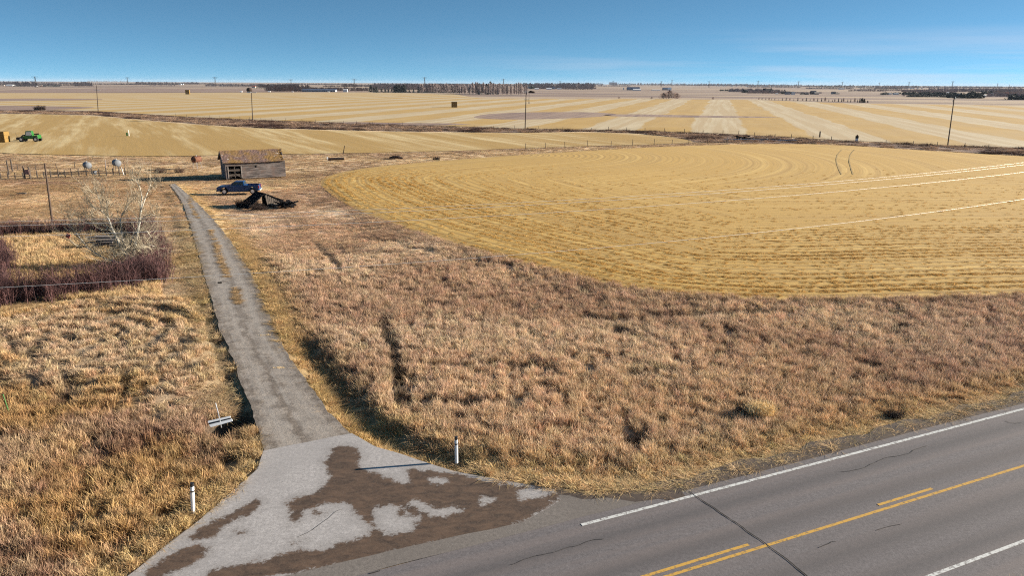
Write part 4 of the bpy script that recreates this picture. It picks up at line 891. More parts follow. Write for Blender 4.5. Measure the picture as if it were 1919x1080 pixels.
# ------------------------------------------------------------------ poles
def pole(px, py, h, tx_, label, m='pole_far', r0=.17, name='utility_pole'):
    x, y = pt2(px, py); X1, Z1 = PZ(tx_, 0, y); 
    # lean solved from the top's photo column at height h
    vals = [topx(x + d, y, h)[0] for d in np.linspace(-3, 3, 121)]; d = float(np.linspace(-3, 3, 121)[int(np.argmin(np.abs(np.array(vals) - tx_)))])
    p = empty(name, (x, y, -.15), 0, label, 'utility pole'); MB().tube([(0, 0, 0), (d * .5, 0, h * .5), (d, 0, h)], [r0, r0 * .85, r0 * .7], 10).build('shaft', M[m], p); return p, d, y
def hat(px, py, ty_, y=None):   # height at which a pole rooted at px,py appears at photo row ty_
    x, y = pt2(px, py); hs = np.linspace(.2, 30, 600); return float(hs[int(np.argmin(np.abs(np.array([topx(x, y, h)[1] for h in hs]) - ty_)))])
h = hat(98, 416, 303); p, d, y = pole(98, 416, h, 83.5, 'leaning bare dark pole rising from the back hedge at the left', 'pole', .13)
h = hat(184, 209, 159); p, d, y = pole(184, 209, h, 180.5, 'thin far pole with one crossarm above the left fields', r0=.2); MB().box((d - .1, 0, h - 2.4), (3.4, .16, .2), ry=.05).build('crossarm', M['white'], p)
h = hat(473, 226, 169); p, d, y = pole(473.5, 226, h, 471, 'tall pole topped by a dark round nest on a white box', r0=.18)
MB().box((d - .9, 0, h - .6), (1.6, .8, .55)).build('platform', M['white'], p); MB().box((d + .9, 0, h - .8), (2.2, .14, .18)).build('crossarm', M['white'], p)
V = []; b = MB(); b.tube([(d - .8, 0, h - .3), (d - .8, 0, h + .3), (d - .8, 0, h + .95), (d - .8, 0, h + 1.25)], [1.0, 1.25, .9, .3], 12); b.build('nest', M['shrub_dark'], p, True)
h = hat(984, 243.5, 171); p, d, y = pole(984, 243.5, h, 986, 'tall pole with white platform and brown nest in the picture middle', r0=.19)
MB().box((d - .1, 0, h), (2.2, .9, .16)).build('platform', M['white'], p); MB().box((d + .2, 0, h - 2.6), (1.9, .16, .18)).build('crossarm', M['white'], p)
b = MB(); b.tube([(d + .7, .1, h - .1), (d + 1.4, .1, h), (d + 2.6, .1, h - .1), (d + 3.1, .1, h - .3)], [.2, .42, .35, .1], 10); b.build('nest', M['shrub_dark'], p, True)
MB().tube([(d + 1.05, 0, h), (d + .95, 0, h - 3.9)], .05, 5).build('cable', M['pole_far'], p); MB().box((d + 1.0, 0, h - 3.6), (.25, .25, .8)).build('transformer', M['tank_rust'], p)
h = hat(1776, 273, 181); p, d, y = pole(1776, 273, h, 1788.5, 'leaning reddish-brown pole standing alone at the right', 'pole', .17)
MB().box((d + .1, 0, h - .35), (.5, .14, .14)).build('bracket', M['pole_far'], p); MB().tube([(d + .28, 0, h - .3), (d + .28, 0, h + .15)], .08, 8).build('insulator', M['steel'], p)
MB().tube([(d - .22, 0, h - .6), (d - .22, 0, h - 1.2)], .07, 6).build('insulator', M['steel'], p)

# ------------------------------------------------------------------ overhead wires: parallel to the highway, strung between poles outside the frame
def wire(pts, n_off, rad, label):
    # solve heights in the vertical plane n = n_off from photo points, fit a parabola (the sag)
    ss_, zz_ = [], []
    for px, py in pts:
        u = px - 959.5; v = py - 540; u2 = cr * u + sr * v; v2 = -sr * u + cr * v
        ray = np.array([u2, F * cp - v2 * sp]); dz = -F * sp - v2 * cp; t = n_off / (ray @ nv); ss_.append((ray * t) @ dv); zz_.append(CH + dz * t)
    c_ = np.polyfit(ss_, zz_, 2); print(label[:30], 'sag', c_, 'z', zz_)
    s_ = np.linspace(min(ss_) - 14, max(ss_) + 14, 70); P3 = [tuple(RP(s, n_off)) + (float(np.polyval(c_, s)),) for s in s_]
    w_ = MB().tube(P3, rad, 5).build('overhead_wire', M['alu'], None, True); return tag(w_, label, 'wire')
wire([(0, 414), (340, 408), (1130, 372), (1500, 344), (1919, 305)], 29.5, .006, 'topmost thin overhead wire, upper one of the close pair at the right edge')
wire([(0, 422), (340, 415), (1130, 377), (1500, 349), (1919, 309)], 28.6, .006, 'thin overhead wire just under the topmost, lower one of the close pair')
wire([(0, 443), (340, 433), (1240, 386), (1600, 355), (1919, 323)], 28.0, .0065, 'third overhead wire down, crossing alone below the close pair')
wire([(0, 540), (300, 522), (1430, 435), (1700, 404), (1919, 373)], 28.3, .007, 'lowest overhead wire, crossing in front of the near hedge')

# ------------------------------------------------------------------ fences
def fence(name, pts, step_px, h, label, m='post', wire_=True, r=.06, jl=.1, tall=None):
    line = PL(pts); ds = np.hypot(*(line[1:] - line[:-1]).T); cum = np.concatenate([[0], np.cumsum(ds)]); X0, Y0 = line[0]
    fo = empty(name, (X0, Y0, -.1), 0, label, 'fence'); t = 0; tops = []; rr = random.Random(len(pts) * 7 + int(h * 10)); proto = None
    while t < cum[-1] and len(tops) < 95:
        k = min(int(np.searchsorted(cum, t, 'right') - 1), len(ds) - 1); p = line[k] + (line[k + 1] - line[k]) * (t - cum[k]) / ds[k]
        hh = h * rr.uniform(.8, 1.15); dx, dy = rr.uniform(-jl, jl), rr.uniform(-jl, jl); q_ = (p[0] - X0, p[1] - Y0, 0)
        MB().tube([q_, (q_[0] + dx, q_[1] + dy, hh)], [r, r * .8], 6).build('post', M[m], fo); tops.append((q_[0] + dx * .8, q_[1] + dy * .8, hh * .85)); t += step_px * rr.uniform(.85, 1.15)
    if wire_:
        for zf in (1.0, .7, .4): MB().tube([(a_, b_, c_ * zf) for a_, b_, c_ in tops], .009, 3, False).build('fence_wire', M['pole_far'], fo)
    return fo
fence('wire_fence', [(330, 218), (420, 222), (500, 226.5), (640, 231), (740, 235), (860, 239.5), (985, 243), (1100, 245)], 7.5, 1.35, 'wire fence of small dark posts along the far edge of the coulee, left part', r=.08)
fence('wire_fence', [(1108, 245.5), (1180, 247.5), (1260, 249), (1350, 252), (1480, 259.5), (1560, 264.5)], 6.0, 1.5, 'wire fence of dark posts below the striped field, middle part', r=.10, m='pole_far')
fence('wire_fence', [(1660, 270), (1760, 275), (1919, 283), (2000, 287)], 6.0, 1.3, 'wire fence along the dark ditch at the right edge', r=.08)
fence('wire_fence', [(985, 279), (1090, 275), (1200, 272), (1310, 269), (1420, 267)], 6.0, 1.5, 'sparse wire fence on the grass strip between two stubble fields', r=.08)
fence('wire_fence', [(0, 318), (60, 317), (130, 314), (260, 311)], 3.0, 1.1, 'low row of old wooden posts behind the pale tanks', r=.06)
cf = fence('corral_fence', [(2, 334), (90, 331), (160, 328), (256, 326)], 1.05, 1.15, 'broken old corral fence of thick grey posts at the left', r=.10, jl=.06, wire_=False)
for a_, b_, z_ in (((80, 331), (256, 326), .45), ((80, 331), (170, 328), .8), ((2, 334), (60, 332), .4)):
    A, B = P(*a_), P(*b_); X0, Y0 = cf.location[:2]; MB().tube([(A[0] - X0, A[1] - Y0 - .1, z_), (B[0] - X0, B[1] - Y0 - .1, z_ - .1)], .055, 5).build('rail', M['post'], cf)
for (px, py, h, lb) in ((17, 327, 2.6, 'thick tall corral post, left one of a close pair'), (23.5, 320, 2.2, 'slimmer corral post, right one of a close pair'), (47, 334, 2.1, 'grey post left of the faded reddish board'), (57, 334, 2.0, 'grey post right of the faded reddish board')):
    x, y = pt2(px, py); o = MB().tube([(0, 0, 0), (-.05, 0, h)], [.13, .11], 8).build('wooden_post', M['post']); o.location = (x, y, -.1); tag(o, lb, 'post')
x, y = pt2(52, 334.5); o = MB().box((0, 0, 1.15), (.75, .05, .8)).build('fence_board_sheet', simple('faded_red_board', (.28, .16, .14), .9, 0, .4)); o.location = (x, y, -.1); tag(o, 'faded reddish board panel between two grey corral posts', 'panel')
x, y = pt2(643, 288); o = MB().tube([(0, 0, 0), (.45, 0, 1.9)], [.11, .08], 7).build('wooden_post', M['pole_far']); o.location = (x, y, -.1); tag(o, 'dark leaning post standing alone right of the barn roof', 'post')
x, y = pt2(1536, 257); o = MB().tube([(0, 0, 0), (.0, 0, 1.9)], [.24, .22], 8).build('wooden_post', M['post']); o.location = (x, y, -.1); tag(o, 'short thick post standing apart from the fence line, right of centre', 'post')
x, y = pt2(198, 313); o = MB().tube([(0, 0, 0), (.1, 0, 1.4)], [.10, .09], 7).build('wooden_post', M['wood_grey']); o.location = (x, y, -.1); tag(o, 'pale leaning post between the two pale tanks', 'post')
x, y = pt2(232, 327); o = MB().tube([(0, 0, 0), (-.25, 0, 1.3)], [.05, .05], 6).build('wooden_post', M['white']); o.location = (x, y, -.1); tag(o, 'thin white leaning stake below the right pale tank', 'post')
x, y = pt2(176, 327); o = MB().box((0, 0, .3), (.9, .4, .3), rz=.4, ry=.3).box((.2, .1, .55), (.5, .35, .25), rz=1, ry=-.3).build('scrap_heap', M['tank_white'], bevel=.04); o.location = (x, y, -.1); tag(o, 'pale scrap metal lying at the foot of the left tank', 'scrap')

# ------------------------------------------------------------------ debris, culvert, pedestal
x, y = pt2(626, 301); cv = empty('culvert_pipe', (x, y, -.1), R(8), 'dark pipe with white end lying in grass right of the barn', 'pipe')
MB().tube([(-1.2, 0, .42), (2.0, .4, .45)], .28, 12).build('barrel', M['shrub_dark'], cv); MB().tube([(-1.42, -.03, .45), (-1.2, 0, .45)], .38, 12).build('white_collar', M['white'], cv)
x, y = pt2(742, 297.5); o = MB().tube([(-1.4, 0, .25), (-.5, 0, .45), (.6, 0, .42), (1.5, 0, .2)], [.15, .3, .3, .12], 8).build('fallen_log', M['shrub_dark'], None); o.location = (x, y, -.1); tag(o, 'dark log lying on the grass between culvert pipe and stubble edge', 'log')
heap(818, 299, .8, .4, .9, 200, 'shrub_dark', 'low_shrub', 'small dark bush touching the top edge of the golden stubble', 'shrub', 33, .7, .03)
heap(1743, 429, 1.3, .3, .28, 200, 'brush', 'weed_patch', 'small brown weed patch lying in the golden stubble at the right', 'weeds', 41)
heap(730, 297, 1.3, .4, .4, 160, 'brush', 'low_shrub', 'low brown brush left of the dark log', 'shrub', 34, .8, .03)
x, y = pt2(1392, 262.5); o = MB(); r_ = random.Random(5)
for i in range(14): a_ = r_.uniform(0, 3.1); o.tube([(r_.uniform(-2.6, 2.6), r_.uniform(-.8, .8), r_.uniform(0, .5)), (r_.uniform(-2.6, 2.6), r_.uniform(-.8, .8), r_.uniform(.3, 1.4))], .16, 5)
o = o.build('scrap_heap', M['dark']); o.location = (x, y, -.1); tag(o, 'dark heap of scrap on the grass below the striped field', 'scrap')
x, y = pt2(1452, 265); ir = empty('irrigation_pipe', (x, y, -.1), R(-8), 'long low pipe run with pale struts right of the dark scrap heap', 'pipe')
MB().tube([(-14, 0, .55), (6, 0, .5)], .12, 6).build('pipe_run', M['steel'], ir); MB().tube([(-10, .5, .9), (7.5, .5, .5)], .14, 6).build('pipe_run', M['dark'], ir)
for i in range(6): MB().tube([(-13 + i * 3.6, -.1, 0), (-13 + i * 3.6, 0, 1.0)], .06, 5).build('strut', M['white'], ir)
x, y = pt2(1605, 266); pd = empty('service_pedestal', (x, y, -.1), 0, 'small white service pedestal with dark top at the end of the ditch', 'pedestal')
MB().box((0, 0, .55), (.6, .5, 1.1)).build('base', M['white'], pd, bevel=.03); MB().box((0, 0, 1.45), (.75, .45, .7)).build('box', M['dark'], pd, bevel=.03); MB().tube([(0, 0, 1.8), (.05, 0, 2.15)], .22, 8).build('cap', M['tank_rust'], pd)
x, y = pt2(239, 254.5); rs = empty('standpipe', (x, y, -.05), 0, 'white pipe with green drum standing in the left stubble', 'pipe')
MB().tube([(.45, 0, 0), (.45, 0, 1.7)], .10, 8).build('pipe', M['white'], rs); MB().tube([(-.1, 0, 0), (-.1, 0, 1.0)], .24, 10).build('drum', M['green'], rs)
x, y = pt2(40, 363); bd = MB().box((0, 0, .12), (1.3, .5, .1), rz=.1).box((.1, .1, .2), (.9, .3, .06), rz=.3).build('wooden_board', M['post']); bd.location = (x, y, -.1); tag(bd, 'grey boards lying flat on the mown yard at the left', 'board')
x, y = pt2(200, 462); db = empty('woodpile', (x, y, -.2), R(6), 'grey-blue pile of old boards in shade behind the pale tree', 'woodpile'); r_ = random.Random(2)
for i in range(9): MB().box((r_.uniform(-.5, .5), r_.uniform(-.2, .2), .15 + i * .13), (2.6 + r_.uniform(-.6, .6), .5, .09), rz=r_.uniform(-.2, .2), ry=r_.uniform(-.06, .06)).build('board', M['wood_grey'], db)

# ------------------------------------------------------------------ marker posts, rod sign, green stake
def marker(px, py, tx_, h, label):
    x, y = pt2(px, py); vals = [topx(x + d, y, h)[0] for d in np.linspace(-.5, .5, 101)]; d = float(np.linspace(-.5, .5, 101)[int(np.argmin(np.abs(np.array(vals) - tx_)))])
    m_ = empty('marker_post', (x, y, -.05), 0, label, 'marker post')
    def seg(a_, b_, r_, mm, nm): MB().tube([(d * a_ / h, 0, a_), (d * b_ / h, 0, b_)], r_, 14).build(nm, M[mm], m_)
    seg(0, h - .36, .072, 'white', 'shaft'); seg(h - .36, h - .30, .073, 'black', 'band'); seg(h - .30, h - .13, .072, 'white', 'shaft_top'); seg(h - .13, h, .073, 'black', 'cap'); return m_
marker(362, 963, 359.5, 1.32, 'white marker post with black bands in the grass left of the apron')
marker(855.5, 866, 854.5, 1.22, 'white marker post with black bands at the edge right of the apron')
x, y = pt2(413, 799); sg = empty('fallen_sign', (x, y, -.1), 0, 'tilted white board with black stripe on a thin rod in grass left of the drive', 'sign')
X0, Z0 = x, 0
def at(px, py, dy=0): X, Z = PZ(px, py, y + dy); return Vector((X - x, dy, Z + .1))
def board(nm, q4, m, th_=.03):
    q4 = [at(p[0], p[1], .30 * (p[0] - 390) / 45 - .34 * (p[1] - (790 - .22 * (p[0] - 390))) / 10) for p in q4]; V = q4 + [p + Vector((0, th_, 0)) for p in q4]; MB().add(V, [(0, 1, 2, 3), (7, 6, 5, 4), (0, 4, 5, 1), (1, 5, 6, 2), (2, 6, 7, 3), (3, 7, 4, 0)]).build(nm, M[m], sg)
board('board', [(389.5, 790, -.02), (431, 780.5, -.02), (432, 783.5, -.02), (390, 793.5, -.02)], 'white'); board('stripe', [(390, 793.5), (432, 783.5), (433, 786, 0), (391.5, 796.5, 0)], 'black', .02)
board('board', [(391.5, 796.5, -.02), (434, 785.5, -.02), (436, 790, -.02), (395, 801.5, -.02)], 'white'); MB().tube([at(404, 756, .1), at(409, 775, -.02), at(411.5, 786, -.05), at(415, 802, -.05)], .022, 6).build('rod', M['steel'], sg)
x, y = pt2(18.5, 777); o = MB().tube([(0, 0, 0), (-.16, 0, 1.15)], .028, 5).build('fence_stake', M['green']); o.location = (x, y, -.1); tag(o, 'thin green steel stake standing in grass at the left edge', 'stake')
for i, (px, py, lb) in enumerate(((495, 629, 'upper of two straw tufts lying on the gravel drive'), (522, 690, 'lower of two straw tufts lying on the gravel drive'))):
    heap(px, py, .35, .12, .10, 160, 'straw', 'straw_tuft', lb, 'straw tuft', 60 + i, 1.6, .012).location.z = .0
x, y = pt2(412, 531); o = MB().box((0, 0, .05), (.32, .12, .1), rz=.2).build('stone', M['dark'], bevel=.02); o.location = (x, y, 0); tag(o, 'small dark stone lying on the gravel drive', 'stone')

# ------------------------------------------------------------------ far trees, farms and pylons
def crown_mesh(name, w, h, n, seed, kind):
    r = np.random.default_rng(seed); V = []; T_ = []
    for i in range(n):
        t = r.uniform(); 
        if kind == 'spruce': rad = w / 2 * (1 - t) * r.uniform(.3, 1.05); z = h * t; sz = h * .10
        elif kind == 'poplar': rad = w / 2 * math.sin(math.pi * min(1, .15 + t * .85)) ** .6 * r.uniform(.1, 1); z = h * (.12 + .88 * t); sz = h * .09
        else: rad = w / 2 * math.sqrt(max(0, 1 - (1.6 * t - .55) ** 2)) * r.uniform(.2, 1.05); z = h * (.05 + .95 * t); sz = h * .13
        a_ = r.uniform(0, 6.283); c_ = np.array([math.cos(a_) * rad, math.sin(a_) * rad, z]); k = len(V)
        if kind in ('poplar', 'bare'):
            d_ = np.array([math.cos(a_) * .4, math.sin(a_) * .4, 1.0]) * sz * r.uniform(.8, 2); s_ = np.array([math.sin(a_), -math.cos(a_), 0]) * sz * .12; V += [c_ - s_, c_ + s_, c_ + d_]
        else:
            V += [c_ + r.normal(0, sz * .6, 3) for _ in range(3)]
        T_.append((k, k + 1, k + 2))
    V = np.array(V); V[:, 2] = np.maximum(V[:, 2], 0); me = bpy.data.meshes.new(name); me.from_pydata(V.tolist(), [], T_); return me
def stem_mesh(h, r0):
    b = MB().tube([(0, 0, 0), (.1, 0, h * .5), (0, .1, h * .93)], [r0, r0 * .6, r0 * .15], 5); me = bpy.data.meshes.new('trunk'); me.from_pydata([tuple(v) for v in b.v], [], b.f); return me
KIND = {}
for kd, m, w_, h_, n_ in (('spruce', 'spruce', .55, 1, 260), ('poplar', 'bare_far', .45, 1, 520), ('bare', 'bare_far', .95, 1, 520), ('bush', 'bare_mid', 1.6, 1, 700)):
    KIND[kd] = []
    for v_ in range(3):
        me = crown_mesh('crown', w_, h_, n_, 70 + v_, 'spruce' if kd == 'spruce' else 'poplar' if kd == 'poplar' else 'bare'); me.materials.append(M[m]); st = stem_mesh(1, .028); st.materials.append(M['pole_far'] if kd == 'spruce' else M['bare_far']); KIND[kd].append((me, st))
def ftree(px, py, hpx, kd, label, group=None, name=None, wide=1.0, seed=0, dj=0):
    x, y = pt2(px, py); y += dj; x = x * (y / (y - dj)); h = hpx * y / F * 1.06; me, st = KIND[kd][seed % 3]
    t = empty(name or {'spruce': 'spruce_tree', 'poplar': 'poplar_tree', 'bare': 'bare_tree', 'bush': 'bare_bush'}[kd], (x, y, -.1), RNG.uniform(0, 6.28), label, 'tree' if kd != 'bush' else 'bush', group); t.scale = (h * wide, h * wide, h)
    for nm, d_ in (('crown', me), ('trunk', st)):
        o = bpy.data.objects.new(nm, d_); COL.objects.link(o); o.parent = t
    return t
rg = random.Random(21)
# poplar grove right of centre-left
for i in range(34):
    px = 862 + i * 3.75 + rg.uniform(-1.5, 1.5); ftree(px, 176.5 + .010 * (px - 860) + rg.uniform(-.8, .2), rg.uniform(13, 19) * (.8 if px < 880 else 1), 'poplar', 'tall leafless poplar in the grey grove left of the middle pole', 'leafless poplars in the far grove', seed=i)
for px, hp in ((898, 18), (912, 17), (919, 21), (931, 14)): ftree(px, 176.5, hp, 'spruce', 'dark spruce standing among the leafless poplar grove', 'spruces among the poplar grove', seed=int(px))
for i, px in enumerate((695, 701, 706, 715, 722, 728, 734)): ftree(px, 172.3, rg.uniform(8, 12) if i < 3 else rg.uniform(5, 8), 'spruce', 'dark spruce in the clump at the back of the left field', 'spruces in the left clump', seed=i, wide=1.6)
for i in range(8): ftree(739.5 + i * 2.9, 172.8, rg.uniform(9.5, 12.5), 'spruce', 'dark spruce in the dense block behind the field', 'spruces in the dense block', seed=i, wide=1.5)
for i, px in enumerate((767, 775, 784.5, 803, 811, 829, 834, 850)): ftree(px, 173.2, (6, 6, 9, 8, 7, 9, 8, 7)[i], 'spruce', 'dark spruce in the loose row left of the poplar grove', 'spruces in the loose row', seed=i, wide=1.3)
for i in range(16): ftree(790 + i * 5.2, 173.5, rg.uniform(9, 15), 'bare', 'leafless tree in the loose row left of the poplar grove', 'leafless trees in the loose row', seed=i)
# big round bush beyond striped field
ftree(1254, 184.8, 12.5, 'bush', 'broad rounded brown bush at the far edge of the striped field', seed=0, wide=1.55); ftree(1243, 184.6, 8.5, 'bush', 'lower brown bush hugging the left side of the broad rounded one', seed=1, wide=1.4); ftree(1268, 184.9, 8.5, 'bush', 'lower brown bush hugging the right side of the broad rounded one', seed=2, wide=1.3)
ftree(1221, 184.4, 2.6, 'bush', 'very low dark bush left of the broad rounded bush', seed=2, wide=1.5); ftree(1336, 185.9, 3.6, 'bush', 'small lone bush on the far edge, right of the broad one', seed=1)
ftree(1160, 184, 2, 'bush', 'tiny low bush on the pale field edge right of the middle pole', seed=1, wide=2)
# planted shelterbelt row
row = [(1422, 3.5), (1428, 4), (1435, 3.5), (1441, 4), (1446, 3), (1452, 3.5), (1459, 2), (1466, 4), (1473, 5), (1480, 4), (1487.5, 3), (1495, 5.5), (1504, 4), (1511, 5.5), (1518, 3.5), (1525, 5), (1532, 5), (1539.5, 5.5), (1546, 6.5), (1553, 4), (1560, 3), (1564, 4.5), (1571, 6), (1577, 5), (1580.5, 6), (1588.5, 4.5), (1594, 5), (1601.5, 6.5), (1607, 5), (1611, 7)]
for i, (px, hp) in enumerate(row): ftree(px, 186.6 + (px - 1420) * .026, hp, 'spruce' if i % 3 else 'bush', 'young dark tree in the planted row beyond the striped field', 'planted row of young trees', name='young_tree', seed=i, wide=.8 if i % 3 else .5)
for i, (px, hp) in enumerate(((1615, 7.5), (1619, 6.5), (1626, 3.5))): ftree(px, 192.2, hp, 'spruce', 'dense dark evergreen ending the planted row at its right', 'evergreens ending the planted row', seed=i, wide=1.9)
# belts reading as one mass
def belt(name, segs, m, label, kind='bare', dens=1.0):
    V = []; T_ = []; r = np.random.default_rng(len(segs) * 3 + int(segs[0][0])); off = 0
    for x0, x1, yb, hpx in segs:
        n = max(3, int(abs(x1 - x0) * dens * 1.5))
        for i in range(n):
            px = r.uniform(x0, x1); yb_ = yb + (px - x0) * SL; p = P(px, yb_); D = p[1]; h = hpx * D / F * r.uniform(.4, .92); wv_ = h * r.uniform(.7, 1.3); D2 = D * r.uniform(.99, 1.03)
            for k in range(26):
                t = r.uniform(); a_ = r.uniform(0, 6.283); rad = wv_ * .6 * math.sqrt(max(.05, 1 - t * t)) * r.uniform(); c_ = np.array([p[0] * D2 / D + math.cos(a_) * rad, D2 + math.sin(a_) * rad, h * t * .9]); sz = h * .16
                if kind == 'bare': V += [c_ + [-sz * .4, 0, 0], c_ + [sz * .4, 0, 0], c_ + [r.normal(0, sz * .5), 0, sz * 1.6]]
                else: V += [c_ + r.normal(0, sz, 3) for _ in range(3)]
                T_.append((off, off + 1, off + 2)); off += 3
    V = np.array(V); V[:, 2] = np.maximum(V[:, 2], -.1); return tag(fast_mesh(name, V, np.array(T_), M[m]), label, 'trees', None, 'stuff')
M['belt_blue'] = simple('far_trees', (.09, .08, .085), .95, 0, .4, .02)
belt('far_woods', [(28, 70, 161.5, 10), (0, 28, 158, 6), (140, 174, 161.5, 9), (78, 115, 161, 5.5), (70, 130, 156.5, 3.5), (255, 335, 158.8, 6), (345, 372, 158, 5), (385, 470, 159.8, 4), (280, 330, 161, 2)], 'bare_far', 'leafless woods along the skyline at the left')
belt('far_woods', [(500, 580, 171, 13), (480, 560, 164, 7), (580, 690, 170, 7), (605, 640, 163, 4), (640, 670, 163, 7), (570, 700, 166.5, 3)], 'bare_mid', 'brown leafless brush behind the long grey barn')
belt('far_woods', [(700, 860, 168, 12), (700, 1010, 160, 5), (980, 1060, 166, 11), (1048, 1112, 166.5, 12), (1000, 1130, 159, 4.5), (740, 900, 163, 7)], 'bare_far', 'hazy woods behind the poplar grove and to its right')
belt('far_woods', [(1145, 1400, 159.5, 4.5), (1300, 1500, 160.8, 4.2), (1500, 1720, 163, 4.5), (1650, 1919, 164, 4), (1365, 1440, 172, 7), (1400, 1470, 175, 8), (1590, 1660, 171, 3.5), (1690, 1760, 180, 3), (1720, 1790, 175, 8), (1860, 1919, 177, 10)], 'bare_far', 'blue-grey woods along the skyline at the right')
belt('far_evergreens', [(1350, 1400, 170.5, 4), (1392, 1440, 173.5, 6), (1425, 1445, 174, 9), (1465, 1490, 176, 5), (1775, 1840, 183, 9), (1812, 1840, 184, 13), (1700, 1780, 181.5, 5), (1840, 1895, 176, 7), (1890, 1990, 186.5, 11), (1500, 1516, 177, 3.5), (1655, 1700, 176, 3.5)], 'spruce', 'dark evergreen shelterbelts round the farms at the right', 'spruce')
belt('far_evergreens', [(163, 240, 152.5, 2.2), (0, 30, 155, 2), (25, 60, 161.8, 2), (78, 112, 162, 3), (700, 860, 173.5, 2.5), (1055, 1110, 168, 1.6), (1145, 1160, 157.5, 3.5), (1160, 1260, 158.8, 2.4), (1280, 1500, 160.2, 2.6), (1530, 1640, 163.5, 2.5), (1700, 1919, 163.2, 2.4), (1610, 1690, 167, 2.5), (480, 500, 165.5, 2)], 'spruce', 'thin dark line of conifers on the skyline', 'spruce')
belt('far_woods', [(0, 30, 160, 5), (70, 150, 160, 3.6), (150, 260, 158.2, 3), (115, 145, 157, 3), (330, 400, 157.4, 3), (385, 480, 161.6, 3.6), (470, 560, 160.5, 4), (520, 660, 158.5, 3.2), (660, 780, 162.5, 5), (760, 900, 166.5, 7), (1120, 1180, 161.5, 2.5), (1400, 1500, 163.6, 3), (1440, 1540, 174.5, 3), (1510, 1600, 166.5, 3), (1600, 1700, 170, 3.2), (1690, 1790, 172.5, 6), (1780, 1919, 172, 6.5), (1740, 1919, 168, 4), (1850, 1919, 181, 7), (1640, 1700, 166, 4)], 'bare_far', 'bare woods and hedgerows crossing the plain in front of the skyline', 'bare', 1.5)
belt('far_evergreens', [(1690, 1770, 177.5, 6), (1745, 1800, 179.5, 7), (1650, 1665, 177.6, 4), (1860, 1919, 176, 6), (1480, 1486, 176, 5), (1560, 1568, 175.6, 4), (1036, 1050, 165.6, 3), (925, 940, 165, 6), (990, 1000, 166.5, 7)], 'spruce', 'dark evergreens round the farmyards on the plain', 'spruce', 1.4)
# farm buildings
bc = {'w': simple('white_siding', (.72, .72, .72), .6, 0, .1), 'g': simple('grey_siding', (.30, .31, .33), .6, 0, .2), 'b': simple('blue_roof', (.09, .12, .19), .5, 0, .2), 'r': simple('red_siding', (.33, .10, .07), .7), 'd': simple('dark_roof', (.05, .05, .06), .7), 't': simple('tan_siding', (.5, .42, .34), .7)}
def building(px, py, wpx, hpx, wl, rfm, label, rz=0, name='farm_building', roofh=.45, depth=.7, win=0):
    x, y = pt2(px, py); k = y / F * 1.04; W_, H_ = wpx * k, hpx * k; D_ = W_ * depth; D_ = min(D_, 40); b0 = empty(name, (x, y, -.2), rz, label, 'building'); eh = H_ * (1 - roofh)
    MB().box((0, D_ / 2, eh / 2), (W_, D_, eh)).build('wall', bc[wl], b0)
    MB().prism([(-.3, eh + .02), (D_ + .3, eh + .02), (D_ / 2, H_)], -W_ / 2 - .3, W_ / 2 + .3, 'x').build('roof', bc[rfm], b0)
    for i in range(win): MB().box((-W_ / 2 + W_ * (i + .5) / win, -.06, eh * .5), (W_ / win * .4, .1, eh * .5)).build('window', bc['d'], b0)
    return b0
building(17, 160.8, 12, 2.5, 'w', 'w', 'long low white shed at the far left skyline'); building(6, 160.6, 3, 1.5, 't', 't', 'tiny tan shed beside the long white one'); building(67, 161.8, 3.5, 3, 'w', 'g', 'small white house at the right foot of the left wood'); building(76, 161.6, 4, 2.5, 'r', 't', 'small red-walled shed right of the left wood')
building(337, 158.8, 4, 2.4, 'w', 'd', 'left one of two tiny white houses in the skyline wood'); building(341.5, 158.4, 3.5, 2.6, 'w', 'd', 'right one of two tiny white houses in the skyline wood'); building(415, 160.8, 2.5, 2.2, 'w', 'g', 'tiny white house at the gap in the left skyline wood'); building(475, 164.5, 6, 4, 't', 'r', 'tan house behind the pole with the round nest')
building(451.5, 172.5, 3.2, 2.4, 'w', 'w', 'white tank-like shed at the back edge of the left field'); building(504, 172.2, 3.6, 1.8, 'w', 'w', 'low white shed where the pale field meets brown brush')
building(597, 171.8, 58, 4.8, 'g', 'b', 'very long grey barn with many pale doors behind the field', name='long_barn', depth=.25, roofh=.35, win=14); building(647, 172.2, 7, 5, 'w', 'w', 'bright white boxy shed right of the long grey barn', roofh=.15); building(615.5, 172.6, 2.2, 1.8, 'w', 'w', 'tiny white shed in front of the long grey barn'); building(548, 172.4, 2.2, 1.5, 'w', 'w', 'tiny white shed left of the long grey barn')
building(796, 173.4, 5.5, 3.8, 'w', 'w', 'white domed shed in front of the loose spruce row'); building(818, 170.5, 12, 4, 't', 'g', 'tan house behind the loose spruce row')
building(1006, 167, 7, 2.2, 'w', 'w', 'low white building just right of the middle pole'); building(1029, 167.2, 9, 2.5, 'w', 'w', 'white building left of the small blue-roofed one'); building(1038, 166.6, 5, 3, 'g', 'b', 'small blue-roofed building in the far farmyard'); building(1048, 166.8, 8, 2.2, 'w', 'g', 'pale building right of the small blue-roofed one'); building(990, 166.5, 4, 4, 'w', 'g', 'white gabled house close behind the middle pole')
